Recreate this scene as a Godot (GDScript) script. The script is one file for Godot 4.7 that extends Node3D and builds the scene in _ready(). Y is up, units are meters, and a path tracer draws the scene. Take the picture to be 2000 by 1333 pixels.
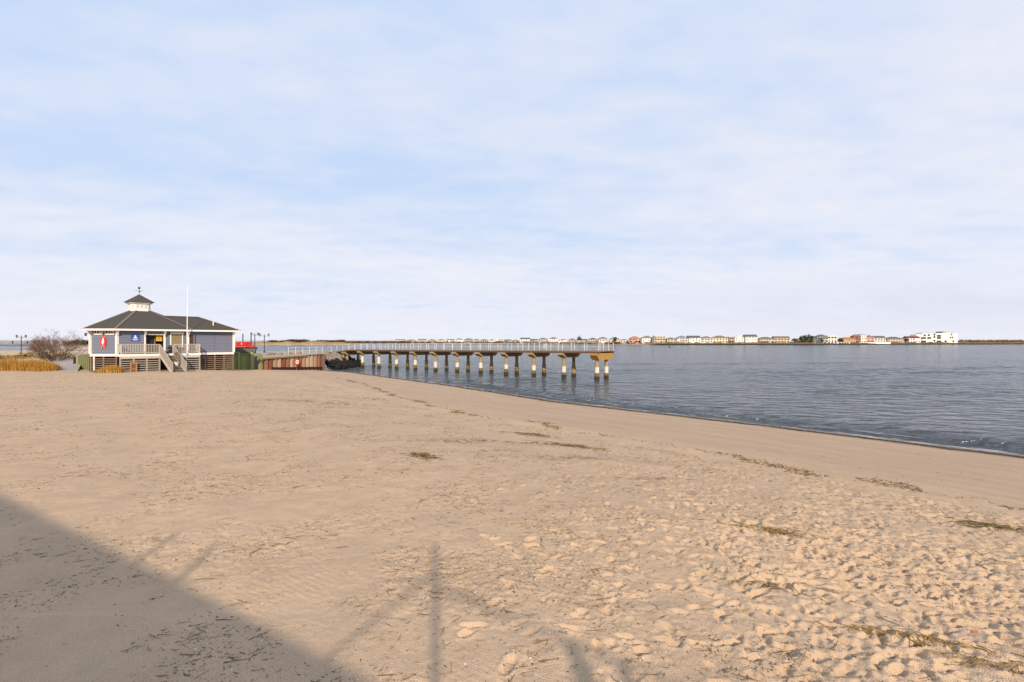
extends Node3D
# A sandy inlet beach in winter light: blue beach pavilion and concrete pier at the left, a row of houses across the water.
# y is up, water level is 0, the camera stands 5 m above the water and looks along -z.

const EYE := 5.0
const F := 1000.0        # focal length in pixels of the 2000 pixel wide photograph
var rng := RandomNumberGenerator.new()
var M := {}              # materials
var taken := {}          # names in use
var n_big := FastNoiseLite.new()
var n_mid := FastNoiseLite.new()
var n_lump := FastNoiseLite.new()
var n_fine := FastNoiseLite.new()
var n_patch := FastNoiseLite.new()

# ---------------------------------------------------------------- mesh building
class MB:
	var v := PackedVector3Array()
	var n := PackedVector3Array()
	var c := PackedColorArray()
	var col := Color(1, 1, 1)
	var use_col := false
	func tri(a: Vector3, b: Vector3, d: Vector3) -> void:      # counter-clockwise seen from outside
		var m := (b - a).cross(d - a)
		if m.length_squared() < 1e-16: return
		m = m.normalized()
		v.append(a); v.append(d); v.append(b)
		n.append(m); n.append(m); n.append(m)
		if use_col:
			c.append(col); c.append(col); c.append(col)
	func quad(a: Vector3, b: Vector3, d: Vector3, e: Vector3) -> void:
		tri(a, b, d); tri(a, d, e)
	func tri_n(a: Vector3, b: Vector3, d: Vector3, na: Vector3, nb: Vector3, nd: Vector3) -> void:
		v.append(a); v.append(d); v.append(b)
		n.append(na); n.append(nd); n.append(nb)
		if use_col:
			c.append(col); c.append(col); c.append(col)
	func box(o: Vector3, s: Vector3, b := Basis()) -> void:
		var x := b.x * s.x * 0.5
		var y := b.y * s.y * 0.5
		var z := b.z * s.z * 0.5
		quad(o - x - y + z, o + x - y + z, o + x + y + z, o - x + y + z)
		quad(o + x - y - z, o - x - y - z, o - x + y - z, o + x + y - z)
		quad(o + x - y + z, o + x - y - z, o + x + y - z, o + x + y + z)
		quad(o - x - y - z, o - x - y + z, o - x + y + z, o - x + y - z)
		quad(o - x + y + z, o + x + y + z, o + x + y - z, o - x + y - z)
		quad(o - x - y - z, o + x - y - z, o + x - y + z, o - x - y + z)
	func span(a: Vector3, b: Vector3) -> void:                  # a box between two corners
		box((a + b) * 0.5, (b - a).abs())
	func beam(p: Vector3, q: Vector3, w: float, h: float) -> void:   # a bar from p to q
		var x := (q - p).normalized()
		var up := Vector3.UP if absf(x.y) < 0.95 else Vector3.RIGHT
		var z := x.cross(up).normalized()
		box((p + q) * 0.5, Vector3((q - p).length(), h, w), Basis(x, z.cross(x), z))
	func tube(p: PackedVector3Array, r: PackedFloat32Array, seg := 8, cap := true) -> void:
		var rings := []
		for i in p.size():
			var t: Vector3 = (p[mini(i + 1, p.size() - 1)] - p[maxi(i - 1, 0)]).normalized()
			var up := Vector3.UP if absf(t.y) < 0.9 else Vector3.RIGHT
			var s := t.cross(up).normalized()
			var w := s.cross(t)
			var ring := []
			for k in seg:
				var a := TAU * k / seg
				ring.append([p[i] + (s * cos(a) + w * sin(a)) * r[i], s * cos(a) + w * sin(a)])
			rings.append(ring)
		for i in p.size() - 1:
			for k in seg:
				var A = rings[i][k]; var Bq = rings[i][(k + 1) % seg]
				var Cq = rings[i + 1][(k + 1) % seg]; var D = rings[i + 1][k]
				tri_n(A[0], D[0], Cq[0], A[1], D[1], Cq[1])
				tri_n(A[0], Cq[0], Bq[0], A[1], Cq[1], Bq[1])
		if cap:
			for e in [0, p.size() - 1]:
				for k in range(1, seg - 1):
					if e == 0: tri(rings[e][0][0], rings[e][k][0], rings[e][k + 1][0])
					else: tri(rings[e][0][0], rings[e][k + 1][0], rings[e][k][0])
	func rod(p: Vector3, q: Vector3, r0: float, r1 := -1.0, seg := 8) -> void:
		tube(PackedVector3Array([p, q]), PackedFloat32Array([r0, r0 if r1 < 0 else r1]), seg)
	func lathe(o: Vector3, prof: Array, seg := 14) -> void:       # prof: [radius, height] from the bottom up
		for i in prof.size() - 1:
			for k in seg:
				var a := TAU * k / seg
				var b := TAU * (k + 1) / seg
				var p0: Array = prof[i]; var p1: Array = prof[i + 1]
				var s := Vector2(p1[1] - p0[1], p0[0] - p1[0]).normalized()
				var A := o + Vector3(sin(a) * p0[0], p0[1], cos(a) * p0[0])
				var Bq := o + Vector3(sin(b) * p0[0], p0[1], cos(b) * p0[0])
				var Cq := o + Vector3(sin(b) * p1[0], p1[1], cos(b) * p1[0])
				var D := o + Vector3(sin(a) * p1[0], p1[1], cos(a) * p1[0])
				var na := Vector3(sin(a) * s.x, s.y, cos(a) * s.x)
				var nb := Vector3(sin(b) * s.x, s.y, cos(b) * s.x)
				if p0[0] > 1e-5: tri_n(A, Bq, Cq, na, nb, nb)
				if p1[0] > 1e-5: tri_n(A, Cq, D, na, nb, na)
	func prism(pts: Array, y0: float, y1: float) -> void:         # outline in x, z; counter-clockwise seen from above
		var k := pts.size()
		for i in k:
			var a: Vector2 = pts[i]; var b: Vector2 = pts[(i + 1) % k]
			quad(Vector3(a.x, y0, a.y), Vector3(b.x, y0, b.y), Vector3(b.x, y1, b.y), Vector3(a.x, y1, a.y))
		for i in range(1, k - 1):
			tri(Vector3(pts[0].x, y1, pts[0].y), Vector3(pts[i].x, y1, pts[i].y), Vector3(pts[i + 1].x, y1, pts[i + 1].y))
			tri(Vector3(pts[0].x, y0, pts[0].y), Vector3(pts[i + 1].x, y0, pts[i + 1].y), Vector3(pts[i].x, y0, pts[i].y))
	func mesh() -> ArrayMesh:
		var a := []
		a.resize(Mesh.ARRAY_MAX)
		a[Mesh.ARRAY_VERTEX] = v
		a[Mesh.ARRAY_NORMAL] = n
		if use_col: a[Mesh.ARRAY_COLOR] = c
		var m := ArrayMesh.new()
		if v.size() > 0: m.add_surface_from_arrays(Mesh.PRIMITIVE_TRIANGLES, a)
		return m

func numbered(called: String) -> String:
	if not taken.has(called):
		taken[called] = 0
		return called
	taken[called] += 1
	return "%s_%03d" % [called, taken[called]]

func put(called: String, m: Mesh, mat: Material, parent: Node = self, at := Vector3.ZERO, turn := Basis()) -> MeshInstance3D:
	var o := MeshInstance3D.new()
	o.mesh = m
	o.material_override = mat
	o.name = numbered(called) if parent == self else called
	parent.add_child(o, true)
	o.transform = Transform3D(turn, at)
	return o

func obj(called: String, b: MB, mat: Material, parent: Node = self) -> MeshInstance3D:
	return put(called, b.mesh(), mat, parent)

func thing(called: String, label: String, category: String, at := Vector3.ZERO, turn := 0.0, group := "") -> Node3D:
	var o := Node3D.new()
	o.name = numbered(called)
	add_child(o)
	o.position = at
	o.rotation.y = turn
	tag(o, label, category, group)
	return o

func tag(o: Node, label: String, category: String, group := "", kind := "") -> Node:
	o.set_meta("label", label)
	o.set_meta("category", category)
	if group != "": o.set_meta("group", group)
	if kind != "": o.set_meta("kind", kind)
	return o

func structure(o: Node) -> Node:
	o.set_meta("kind", "structure")
	return o

func px(x: float, y: float, depth: float) -> Vector3:       # where a sight line of the photograph reaches a given depth
	return Vector3((x - 1000.0) / F * depth, EYE - (y - 666.5) / F * depth, -depth)

# ---------------------------------------------------------------- materials (linear base colours)
func mat(r: float, g: float, b: float, rough := 0.85, tex: Texture2D = null, tile := 1.0, bump: Texture2D = null, bump_cm := 0.0) -> StandardMaterial3D:
	var m := StandardMaterial3D.new()
	m.albedo_color = Color(r, g, b).linear_to_srgb()
	m.roughness = rough
	m.metallic_specular = 0.4
	if tex or bump:
		m.uv1_triplanar = true
		m.uv1_world_triplanar = true
		m.uv1_scale = Vector3.ONE / tile
	if tex: m.albedo_texture = tex
	if bump:
		m.heightmap_enabled = true
		m.heightmap_texture = bump
		m.heightmap_scale = bump_cm
	return m

func noise_image(size: int, freq: float, octaves: int, seed_: int, type := FastNoiseLite.TYPE_SIMPLEX_SMOOTH, fractal := FastNoiseLite.FRACTAL_FBM) -> Image:
	var f := FastNoiseLite.new()
	f.seed = seed_
	f.noise_type = type
	f.frequency = freq
	f.fractal_type = fractal
	f.fractal_octaves = octaves
	return f.get_seamless_image(size, size)

func tinted(src: Image, lo: float, hi: float, grain := 0.0, seed_ := 1) -> ImageTexture:   # grey texture between two linear values, with grain
	var r := RandomNumberGenerator.new()
	r.seed = seed_
	var w := src.get_width()
	var d := src.get_data()
	var px_size := d.size() / (w * w)
	var out := PackedByteArray()
	out.resize(w * w)
	for i in w * w:
		var t: float = d[i * px_size] / 255.0
		var l := lerpf(lo, hi, t) * (1.0 + grain * r.randfn() * 0.5)
		out[i] = int(clampf(pow(clampf(l, 0.0, 1.0), 1.0 / 2.2), 0.0, 1.0) * 255.0)
	return ImageTexture.create_from_image(Image.create_from_data(w, w, false, Image.FORMAT_L8, out))

func make_materials() -> void:
	var soft := noise_image(512, 0.01, 5, 3)
	var fine := noise_image(512, 0.06, 4, 4)
	var grain := noise_image(1024, 0.12, 4, 5)
	var soft_t := ImageTexture.create_from_image(soft)
	var fine_t := ImageTexture.create_from_image(fine)
	M.fine_t = fine_t
	var worn := tinted(soft, 0.62, 1.0, 0.10, 7)
	var gritty := tinted(fine, 0.55, 1.0, 0.25, 8)
	var sand_tex := tinted(grain, 0.70, 1.04, 0.26, 9)
	var grain_t := ImageTexture.create_from_image(grain)
	M.sand = mat(1, 1, 1, 0.95, sand_tex, 2.7, grain_t, 1.6)
	M.sand.vertex_color_use_as_albedo = true
	M.sand.metallic_specular = 0.2
	M.wet_sand = mat(1, 1, 1, 0.32, sand_tex, 2.7, grain_t, 0.15)
	M.wet_sand.vertex_color_use_as_albedo = true
	M.land = mat(1, 1, 1, 0.95, gritty, 6.0)
	M.land.vertex_color_use_as_albedo = true
	var wave := noise_image(1024, 0.011, 6, 11)
	var w := StandardMaterial3D.new()
	w.albedo_color = Color(Color(0.105, 0.130, 0.155).linear_to_srgb(), 0.42)
	w.refraction_enabled = true
	w.refraction_scale = 0.033
	w.roughness = 0.14
	w.metallic_specular = 0.5
	w.uv1_triplanar = true
	w.uv1_world_triplanar = true
	w.uv1_scale = Vector3(0.028, 0.05, 0.062)
	w.heightmap_enabled = true
	w.heightmap_texture = ImageTexture.create_from_image(wave)
	w.heightmap_scale = 105.0
	M.water = w
	M.white = mat(0.78, 0.77, 0.74, 0.55, worn, 3.0)
	M.trim = mat(0.80, 0.78, 0.74, 0.5)
	M.siding = mat(0.165, 0.185, 0.255, 0.7, tinted(soft, 0.88, 1.0, 0.05, 17), 2.3)
	M.shingle = mat(0.085, 0.078, 0.070, 0.95, gritty, 0.9, fine_t, 2.0)
	M.grey_wood = mat(0.40, 0.36, 0.31, 0.85, worn, 0.8)
	M.pale_wood = mat(0.60, 0.55, 0.47, 0.8, worn, 0.8)
	M.brown_wood = mat(0.23, 0.165, 0.125, 0.9, worn, 0.6)
	M.orange_wood = mat(0.42, 0.24, 0.13, 0.9, worn, 0.6)
	M.dark = mat(0.022, 0.020, 0.022, 0.6)
	M.maroon = mat(0.075, 0.028, 0.030, 0.7)
	M.shutter = mat(0.25, 0.20, 0.125, 0.5)
	M.shutter_box = mat(0.45, 0.39, 0.30, 0.5)
	M.metal = mat(0.045, 0.05, 0.055, 0.45)
	M.glass = mat(0.03, 0.035, 0.045, 0.08)
	M.lamp_glass = mat(0.35, 0.36, 0.36, 0.2)
	M.blue = mat(0.025, 0.085, 0.36, 0.5)
	M.yellow = mat(0.68, 0.36, 0.02, 0.6)
	M.red = mat(0.56, 0.022, 0.022, 0.5)
	M.red_pale = mat(0.62, 0.20, 0.17, 0.6)
	M.green_wood = [mat(0.21, 0.25, 0.095, 0.9, worn, 0.7), mat(0.29, 0.30, 0.13, 0.9, worn, 0.9), mat(0.15, 0.19, 0.075, 0.9, worn, 0.5)]
	M.sunlit_mossy_wood = [mat(0.33, 0.37, 0.14, 0.9, worn, 0.7), mat(0.42, 0.42, 0.19, 0.9, worn, 0.9), mat(0.24, 0.29, 0.11, 0.9, worn, 0.5)]  # mossy planks lightened as if sunlit, though the pavilion shades them
	M.rust = [mat(0.23, 0.085, 0.045, 0.9, gritty, 1.3), mat(0.42, 0.28, 0.19, 0.9, gritty, 1.9), mat(0.30, 0.15, 0.085, 0.9, gritty, 1.1), mat(0.50, 0.38, 0.28, 0.9, gritty, 1.6)]
	M.cap = mat(0.45, 0.335, 0.17, 0.9, gritty, 1.7)
	M.concrete = mat(0.48, 0.41, 0.31, 0.9, gritty, 2.2)
	M.concrete_dark = mat(0.30, 0.25, 0.18, 0.9, gritty, 1.4)
	M.ochre = mat(0.52, 0.30, 0.075, 0.9, gritty, 1.8)
	M.jacket = mat(0.80, 0.76, 0.66, 0.8, worn, 1.1)
	M.jacket_tan = mat(0.44, 0.31, 0.16, 0.9, gritty, 1.1)
	M.tidal = mat(0.27, 0.185, 0.06, 0.9, gritty, 0.6, fine_t, 5.0)
	M.algae = mat(0.05, 0.055, 0.028, 0.7, gritty, 0.5, fine_t, 5.0)
	M.girder = mat(0.16, 0.085, 0.055, 0.85, gritty, 1.2)
	M.promenade = mat(0.42, 0.40, 0.37, 0.9, gritty, 2.5)
	M.rock = [mat(0.40, 0.32, 0.23, 0.95, gritty, 1.2, fine_t, 6.0), mat(0.30, 0.265, 0.225, 0.95, gritty, 1.0, fine_t, 6.0), mat(0.014, 0.013, 0.014, 0.8, gritty, 1.0, fine_t, 6.0)]
	M.bark = mat(0.12, 0.085, 0.065, 0.95)
	M.twig = mat(0.19, 0.105, 0.07, 0.95)
	M.straw = mat(1, 1, 1, 0.8)
	M.straw.vertex_color_use_as_albedo = true
	M.straw.backlight = Color(0.3, 0.2, 0.08)
	M.leaf = mat(1, 1, 1, 0.8)
	M.leaf.vertex_color_use_as_albedo = true
	M.weed = mat(1, 1, 1, 0.9)
	M.weed.vertex_color_use_as_albedo = true
	M.terracotta = mat(0.35, 0.13, 0.06, 0.8)

# ---------------------------------------------------------------- the lie of the land
const SHORE_U := [-200.0, -60.0, 0.0, 10.85, 26.9, 44.1, 75.0, 84.5, 140.0]
const SHORE_V := [-20.0, -3.0, 0.0, -0.15, -1.17, 0.5, 1.9, 0.0, -2.0]

func shore_u(x: float, z: float) -> float:
	return (x - 22.4) * -0.644 + (z + 22.4) * -0.765

func inland(x: float, z: float) -> float:                    # metres landward of the water's edge
	var u := shore_u(x, z)
	var v := (x - 22.4) * 0.765 + (z + 22.4) * -0.644
	var g: float = SHORE_V[8]
	for i in 8:
		if u < SHORE_U[i + 1]:
			var t: float = clampf((u - SHORE_U[i]) / (SHORE_U[i + 1] - SHORE_U[i]), 0.0, 1.0)
			g = lerpf(SHORE_V[i], SHORE_V[i + 1], t)
			break
	return g - v

func base_height(x: float, z: float, s: float) -> float:
	var h := 0.0
	if s < 0.0: h = maxf(0.075 * s, -2.6)
	elif s < 13.0: h = 0.061 * s
	else: h = 0.793 + 0.70 * smoothstep(13.0, 25.0, s)
	if z < -60.0:
		h += 0.95 * smoothstep(64.0, 82.0, -z) * smoothstep(-46.0, -56.0, x) * smoothstep(0.0, 8.0, s)
		h -= 4.5 * smoothstep(138.0, 150.0, -z)
	return h

func ground(x: float, z: float) -> float:
	var s := inland(x, z)
	var h := base_height(x, z, s)
	var dry := smoothstep(11.0, 16.0, s)
	return h + dry * 0.075 * n_big.get_noise_2d(x, z)

# ---------------------------------------------------------------- sky, sun, camera
func make_sky() -> PanoramaSkyMaterial:
	var W := 2048
	var H := 1024
	var thin := FastNoiseLite.new()
	thin.seed = 21
	thin.frequency = 0.55
	thin.fractal_octaves = 5
	thin.fractal_gain = 0.55
	var veil := FastNoiseLite.new()
	veil.seed = 31
	veil.frequency = 0.20
	veil.fractal_octaves = 4
	var wisp := FastNoiseLite.new()
	wisp.seed = 5
	wisp.frequency = 2.6
	wisp.fractal_octaves = 4
	wisp.fractal_gain = 0.6
	var data := PackedFloat32Array()
	data.resize(W * H * 3)
	var k := 0
	for j in H:
		var el := PI * (0.5 - (j + 0.5) / H)
		if el < -0.01:
			for i in W:
				data[k] = 0.42; data[k + 1] = 0.38; data[k + 2] = 0.34
				k += 3
			continue
		var e := maxf(el, 0.0)
		var se := sin(e)
		var ce := cos(e)
		var far := 1.0 / (se + 0.10)
		var low := exp(-e / 0.16)
		var haze := exp(-e / 0.028)
		for i in W:
			var a := TAU * ((i + 0.5) / W - 0.5)
			var x := sin(a) * ce * far
			var z := -cos(a) * ce * far
			var c1 := veil.get_noise_2d(x * 0.8 + z * 0.25, z)
			var c2 := thin.get_noise_2d(x * 0.75 + z * 0.45 + 9.0, z * 1.0 - x * 0.12)
			var c3 := wisp.get_noise_2d(x * 0.7 + z * 0.5, z * 1.1 - x * 0.3)
			var side := clampf(0.25 - 0.45 * sin(a), 0.0, 0.6)
			var cover := clampf(0.47 + side * 0.5 + c1 * 0.55 + c2 * 0.55 + c3 * 0.36, 0.0, 1.0)
			var r := lerpf(0.53, 0.80, cover)
			var g := lerpf(0.685, 0.825, cover)
			var b := lerpf(0.95, 0.935, cover)
			var w := clampf(low * (1.0 + 0.4 * c2 + 0.3 * c3), 0.0, 1.0)
			r = lerpf(r, 0.915, w); g = lerpf(g, 0.925, w); b = lerpf(b, 0.985, w)
			var band := clampf(0.5 + c2 * 1.5 + c1, 0.0, 1.0) * exp(-pow((e - 0.06) / 0.05, 2.0)) * (0.35 + 0.65 * clampf(0.4 - sin(a), 0.0, 1.0)) + haze * 0.5
			r = lerpf(r, 0.735, band * 0.75); g = lerpf(g, 0.765, band * 0.75); b = lerpf(b, 0.89, band * 0.75)
			data[k] = r; data[k + 1] = g; data[k + 2] = b
			k += 3
	var im := Image.create_from_data(W, H, false, Image.FORMAT_RGBF, data.to_byte_array())
	var p := PanoramaSkyMaterial.new()
	p.panorama = ImageTexture.create_from_image(im)
	p.energy_multiplier = 1.0
	return p

func set_light_and_camera() -> void:
	var cam := Camera3D.new()
	cam.name = "camera"
	cam.fov = rad_to_deg(2.0 * atan(666.5 / F))
	cam.near = 0.1
	cam.far = 6000.0
	add_child(cam)
	cam.position = Vector3(0, EYE, 0)
	cam.current = true
	var env := Environment.new()
	env.background_mode = Environment.BG_SKY
	env.sky = Sky.new()
	env.sky.sky_material = make_sky()
	env.tonemap_mode = Environment.TONE_MAPPER_LINEAR
	env.tonemap_exposure = 1.0
	env.sdfgi_enabled = true
	env.ssao_enabled = true
	env.ssil_enabled = true
	var we := WorldEnvironment.new()
	we.name = "world_environment"
	we.environment = env
	add_child(we)
	var sun := DirectionalLight3D.new()
	sun.name = "sun"
	sun.light_energy = 1.55
	sun.light_color = Color(1.0, 0.91, 0.80)
	sun.light_angular_distance = 0.8
	sun.shadow_enabled = true
	add_child(sun)
	var towards_sun := Vector3(0.15, 0.515, 1.0).normalized()
	sun.look_at_from_position(towards_sun * 100.0, Vector3.ZERO)

# ---------------------------------------------------------------- sand
func lines(parts: Array) -> PackedFloat32Array:
	var out := PackedFloat32Array()
	for p in parts: out.append(p)
	return out

func stain(x: float, z: float, cx: float, cz: float, lx: float, lz: float, lean: float) -> float:
	var dx := x - cx
	var dz := (z - cz) - dx * lean
	var q := (dx / lx) * (dx / lx) + (dz / lz) * (dz / lz)
	return exp(-q) if q < 6.0 else 0.0

var gx := PackedFloat32Array()
var gz := PackedFloat32Array()
var gh := PackedFloat32Array()

func height_at(x: float, z: float) -> float:                 # the sand's surface, bumps included
	var i := clampi(gx.bsearch(x) - 1, 0, gx.size() - 2)
	var j := clampi(gz.bsearch(-z) - 1, 0, gz.size() - 2)
	var a := clampf((x - gx[i]) / (gx[i + 1] - gx[i]), 0.0, 1.0)
	var b := clampf((-z - gz[j]) / (gz[j + 1] - gz[j]), 0.0, 1.0)
	var n := gx.size()
	return lerpf(lerpf(gh[j * n + i], gh[j * n + i + 1], a), lerpf(gh[j * n + n + i], gh[j * n + n + i + 1], a), b)

func make_sand() -> void:
	var xs := PackedFloat32Array()
	var x := 0.0
	var half := PackedFloat32Array()
	while x < 215.0:
		half.append(x)
		x += 0.026 + maxf(0.0, x - 5.5) * 0.0052 + maxf(0.0, x - 40.0) * 0.02
	for i in range(half.size() - 1, 0, -1): xs.append(-half[i])
	for i in half.size():
		if half[i] < 62.0: xs.append(half[i])
	var zs := PackedFloat32Array()
	for zz in [14.0, 10.0, 6.0, 3.0, 1.0, -0.5, -1.5, -2.5, -3.2, -3.7, -4.1, -4.35]: zs.append(zz)
	var d := 4.5
	while d < 158.0:
		zs.append(-d)
		d += minf(maxf(0.021, d * d / (3.5 * 512.0) * 0.62), 1.2)
	var nx := xs.size()
	var nz := zs.size()
	var hh := PackedFloat32Array()
	hh.resize(nx * nz)
	var ss := PackedFloat32Array()
	ss.resize(nx * nz)
	var k := 0
	for j in nz:
		var z := zs[j]
		for i in nx:
			x = xs[i]
			var s := inland(x, z)
			var h := base_height(x, z, s)
			var seen: bool = absf(x) < -z * 1.06 + 2.0
			if s > 10.0:
				var dry := smoothstep(11.0, 16.0, s)
				h += dry * 0.075 * n_big.get_noise_2d(x, z)
				if seen and z > -62.0:
					# trampled ground towards the right and middle, smoother wind-blown sand at the left
					var rough := 0.62 + 0.62 * smoothstep(-1.0, 6.0, x + 0.15 * z + 3.5 * n_mid.get_noise_2d(x, z)) * smoothstep(24.0, 14.0, -z)
					rough *= 0.55 + 0.9 * clampf(0.5 + n_patch.get_noise_2d(x, z) * 1.4, 0.0, 1.0)
					h += dry * (0.028 * n_mid.get_noise_2d(x, z) + 0.024 * rough * n_lump.get_noise_2d(x, z))
					if z > -40.0:
						h += dry * 0.017 * rough * n_fine.get_noise_2d(x, z)
					if z > -10.0 and x < 2.0:
						var rip := smoothstep(0.0, 0.35, n_patch.get_noise_2d(x * 0.8 + 40.0, z * 0.8)) * smoothstep(1.5, -2.0, x) * smoothstep(9.5, 7.0, -z)
						h += 0.0035 * rip * sin((x * 0.55 - z * 0.83) * 62.0 + 5.0 * n_mid.get_noise_2d(x, z))
			elif s > -2.0:
				h += 0.006 * n_mid.get_noise_2d(x, z) * smoothstep(0.0, 3.0, s)
			hh[k] = h
			ss[k] = s
			k += 1
	# footprints: a hollow with a raised rim, pressed along wandering tracks
	rng.seed = 77
	for t in 620:
		var dd := rng.randf_range(4.8, 17.0)
		var p := Vector2(dd * (0.12 + 0.95 * sqrt(rng.randf())), -dd)
		var dir := rng.randf_range(0.0, TAU)
		for step in rng.randi_range(3, 7):
			dir += rng.randf_range(-0.25, 0.25)
			var fwd := Vector2(cos(dir), sin(dir))
			p += fwd * rng.randf_range(0.45, 0.75)
			var c := p + Vector2(-fwd.y, fwd.x) * (0.09 if step % 2 == 0 else -0.09)
			if inland(c.x, c.y) < 14.5 or c.y > -4.6 or c.y < -21.0: continue
			var yaw := dir + rng.randf_range(-0.3, 0.3)
			var along := Vector2(cos(yaw), sin(yaw))
			var L := rng.randf_range(0.10, 0.165)
			var Wd := rng.randf_range(0.045, 0.075)
			var deep := rng.randf_range(0.014, 0.052)
			var seed_off := rng.randf() * 100.0
			var i0 := xs.bsearch(c.x - 0.30); var i1 := xs.bsearch(c.x + 0.30)
			var j0 := 0
			while j0 < nz and zs[j0] > c.y + 0.30: j0 += 1
			var j := j0
			while j < nz and zs[j] > c.y - 0.30:
				for i in range(i0, mini(i1, nx)):
					var q := Vector2(xs[i], zs[j]) - c
					var a := q.dot(along) / L
					var b := q.dot(Vector2(-along.y, along.x)) / Wd
					var r := sqrt(a * a + b * b) * (1.0 + 0.42 * n_lump.get_noise_2d(xs[i] * 2.2 + seed_off, zs[j] * 2.2))
					if r < 2.0:
						hh[j * nx + i] += -deep * (1.0 - smoothstep(0.55, 1.1, r)) + deep * 0.25 * exp(-pow((r - 1.35) / 0.3, 2.0))
				j += 1
	gx = xs; gh = hh
	gz.clear()
	for q in zs: gz.append(-q)
	# mesh, with its dry and its wet sand as two surfaces
	var V := PackedVector3Array(); V.resize(nx * nz)
	var N := PackedVector3Array(); N.resize(nx * nz)
	var C := PackedColorArray(); C.resize(nx * nz)
	k = 0
	for j in nz:
		var ja := maxi(j - 1, 0) * nx; var jb := mini(j + 1, nz - 1) * nx
		var dz := zs[maxi(j - 1, 0)] - zs[mini(j + 1, nz - 1)]
		var z := zs[j]
		for i in nx:
			x = xs[i]
			var ia := maxi(i - 1, 0); var ib := mini(i + 1, nx - 1)
			V[k] = Vector3(x, hh[k], z)
			N[k] = Vector3(-(hh[j * nx + ib] - hh[j * nx + ia]) / (xs[ib] - xs[ia]), 1.0, -(hh[ja + i] - hh[jb + i]) / dz).normalized()
			var s := ss[k]
			var p1 := n_patch.get_noise_2d(x * 1.3, z * 1.3)
			var p2 := n_mid.get_noise_2d(x * 1.7, z * 1.7 + 30.0)
			var tone := 1.0 + 0.07 * p1 + 0.06 * p2
			var cr := 0.560 * tone; var cg := 0.420 * tone; var cb := 0.292 * tone
			if s < 14.0:                                             # the smooth, packed tidal sand
				var t := smoothstep(14.0, 11.0, s)
				var run := 1.0 + 0.09 * n_mid.get_noise_2d(shore_u(x, z) * 0.16, s * 0.9) + 0.05 * n_lump.get_noise_2d(shore_u(x, z) * 0.3, s)
				cr = lerpf(cr, 0.515, t); cg = lerpf(cg, 0.385, t); cb = lerpf(cb, 0.276, t)
				cr *= run; cg *= run; cb *= run
				var wet := smoothstep(2.0 + 0.6 * p1, 1.0, s)
				cr = lerpf(cr, 0.20, wet); cg = lerpf(cg, 0.155, wet); cb = lerpf(cb, 0.115, wet)
				if s < -1.0:
					var silt := smoothstep(-0.5, -5.0, s)
					cr = lerpf(cr, 0.27, silt); cg = lerpf(cg, 0.27, silt); cb = lerpf(cb, 0.17, silt)
			else:                                                    # streaks of dark heavy grains and weed dust
				var st := 0.0
				if z < -14.0 and z > -50.0:
					st = stain(x, z, -1.5, -19.2, 2.4, 0.42, -0.25) + stain(x, z, 2.0, -16.6, 1.7, 0.28, -0.2) + stain(x, z, -0.6, -17.2, 1.2, 0.16, -0.2) + stain(x, z, -12.5, -32.0, 3.4, 0.9, -0.1) + stain(x, z, 3.8, -14.3, 1.6, 0.14, -0.2) + stain(x, z, -9.0, -37.0, 3.0, 0.8, -0.1)
				st *= clampf(0.35 + 1.6 * n_fine.get_noise_2d(x * 0.35, z * 0.9), 0.0, 1.0) * 1.0
				cr = lerpf(cr, 0.17, st); cg = lerpf(cg, 0.14, st); cb = lerpf(cb, 0.12, st)
				if z < -62.0:                                        # drier, straw-covered ground beyond the pavilion
					var q := smoothstep(-46.0, -54.0, x) * smoothstep(62.0, 68.0, -z)
					var gr := clampf(0.5 + n_big.get_noise_2d(x * 2.0, z * 4.0) * 1.6, 0.0, 1.0)
					if z < -92.0: gr *= 0.15
					cr = lerpf(cr, lerpf(0.60, 0.34, gr), q); cg = lerpf(cg, lerpf(0.47, 0.22, gr), q); cb = lerpf(cb, lerpf(0.31, 0.085, gr), q)
			C[k] = Color(cr, cg, cb)
			k += 1
	var dry_i := PackedInt32Array()
	var wet_i := PackedInt32Array()
	for j in nz - 1:
		for i in nx - 1:
			k = j * nx + i
			var s := ss[k]
			if s < -40.0: continue
			if s < 0.55:
				wet_i.append_array([k, k + 1, k + nx, k + 1, k + nx + 1, k + nx])
			else:
				dry_i.append_array([k, k + 1, k + nx, k + 1, k + nx + 1, k + nx])
	# rows run away from the viewer, so the order above has to be turned to face up
	for idx in [dry_i, wet_i]:
		for q in range(0, idx.size(), 3):
			var t: int = idx[q + 1]; idx[q + 1] = idx[q + 2]; idx[q + 2] = t
	var m := ArrayMesh.new()
	for idx in [dry_i, wet_i]:
		var used := PackedInt32Array()
		var a := []
		a.resize(Mesh.ARRAY_MAX)
		a[Mesh.ARRAY_VERTEX] = V; a[Mesh.ARRAY_NORMAL] = N; a[Mesh.ARRAY_COLOR] = C; a[Mesh.ARRAY_INDEX] = idx
		m.add_surface_from_arrays(Mesh.PRIMITIVE_TRIANGLES, a)
	m.surface_set_material(0, M.sand)
	m.surface_set_material(1, M.wet_sand)
	var o := MeshInstance3D.new()
	o.name = "sand_beach"
	o.mesh = m
	add_child(o)
	structure(o)
	print("sand ", nx, " x ", nz)

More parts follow.
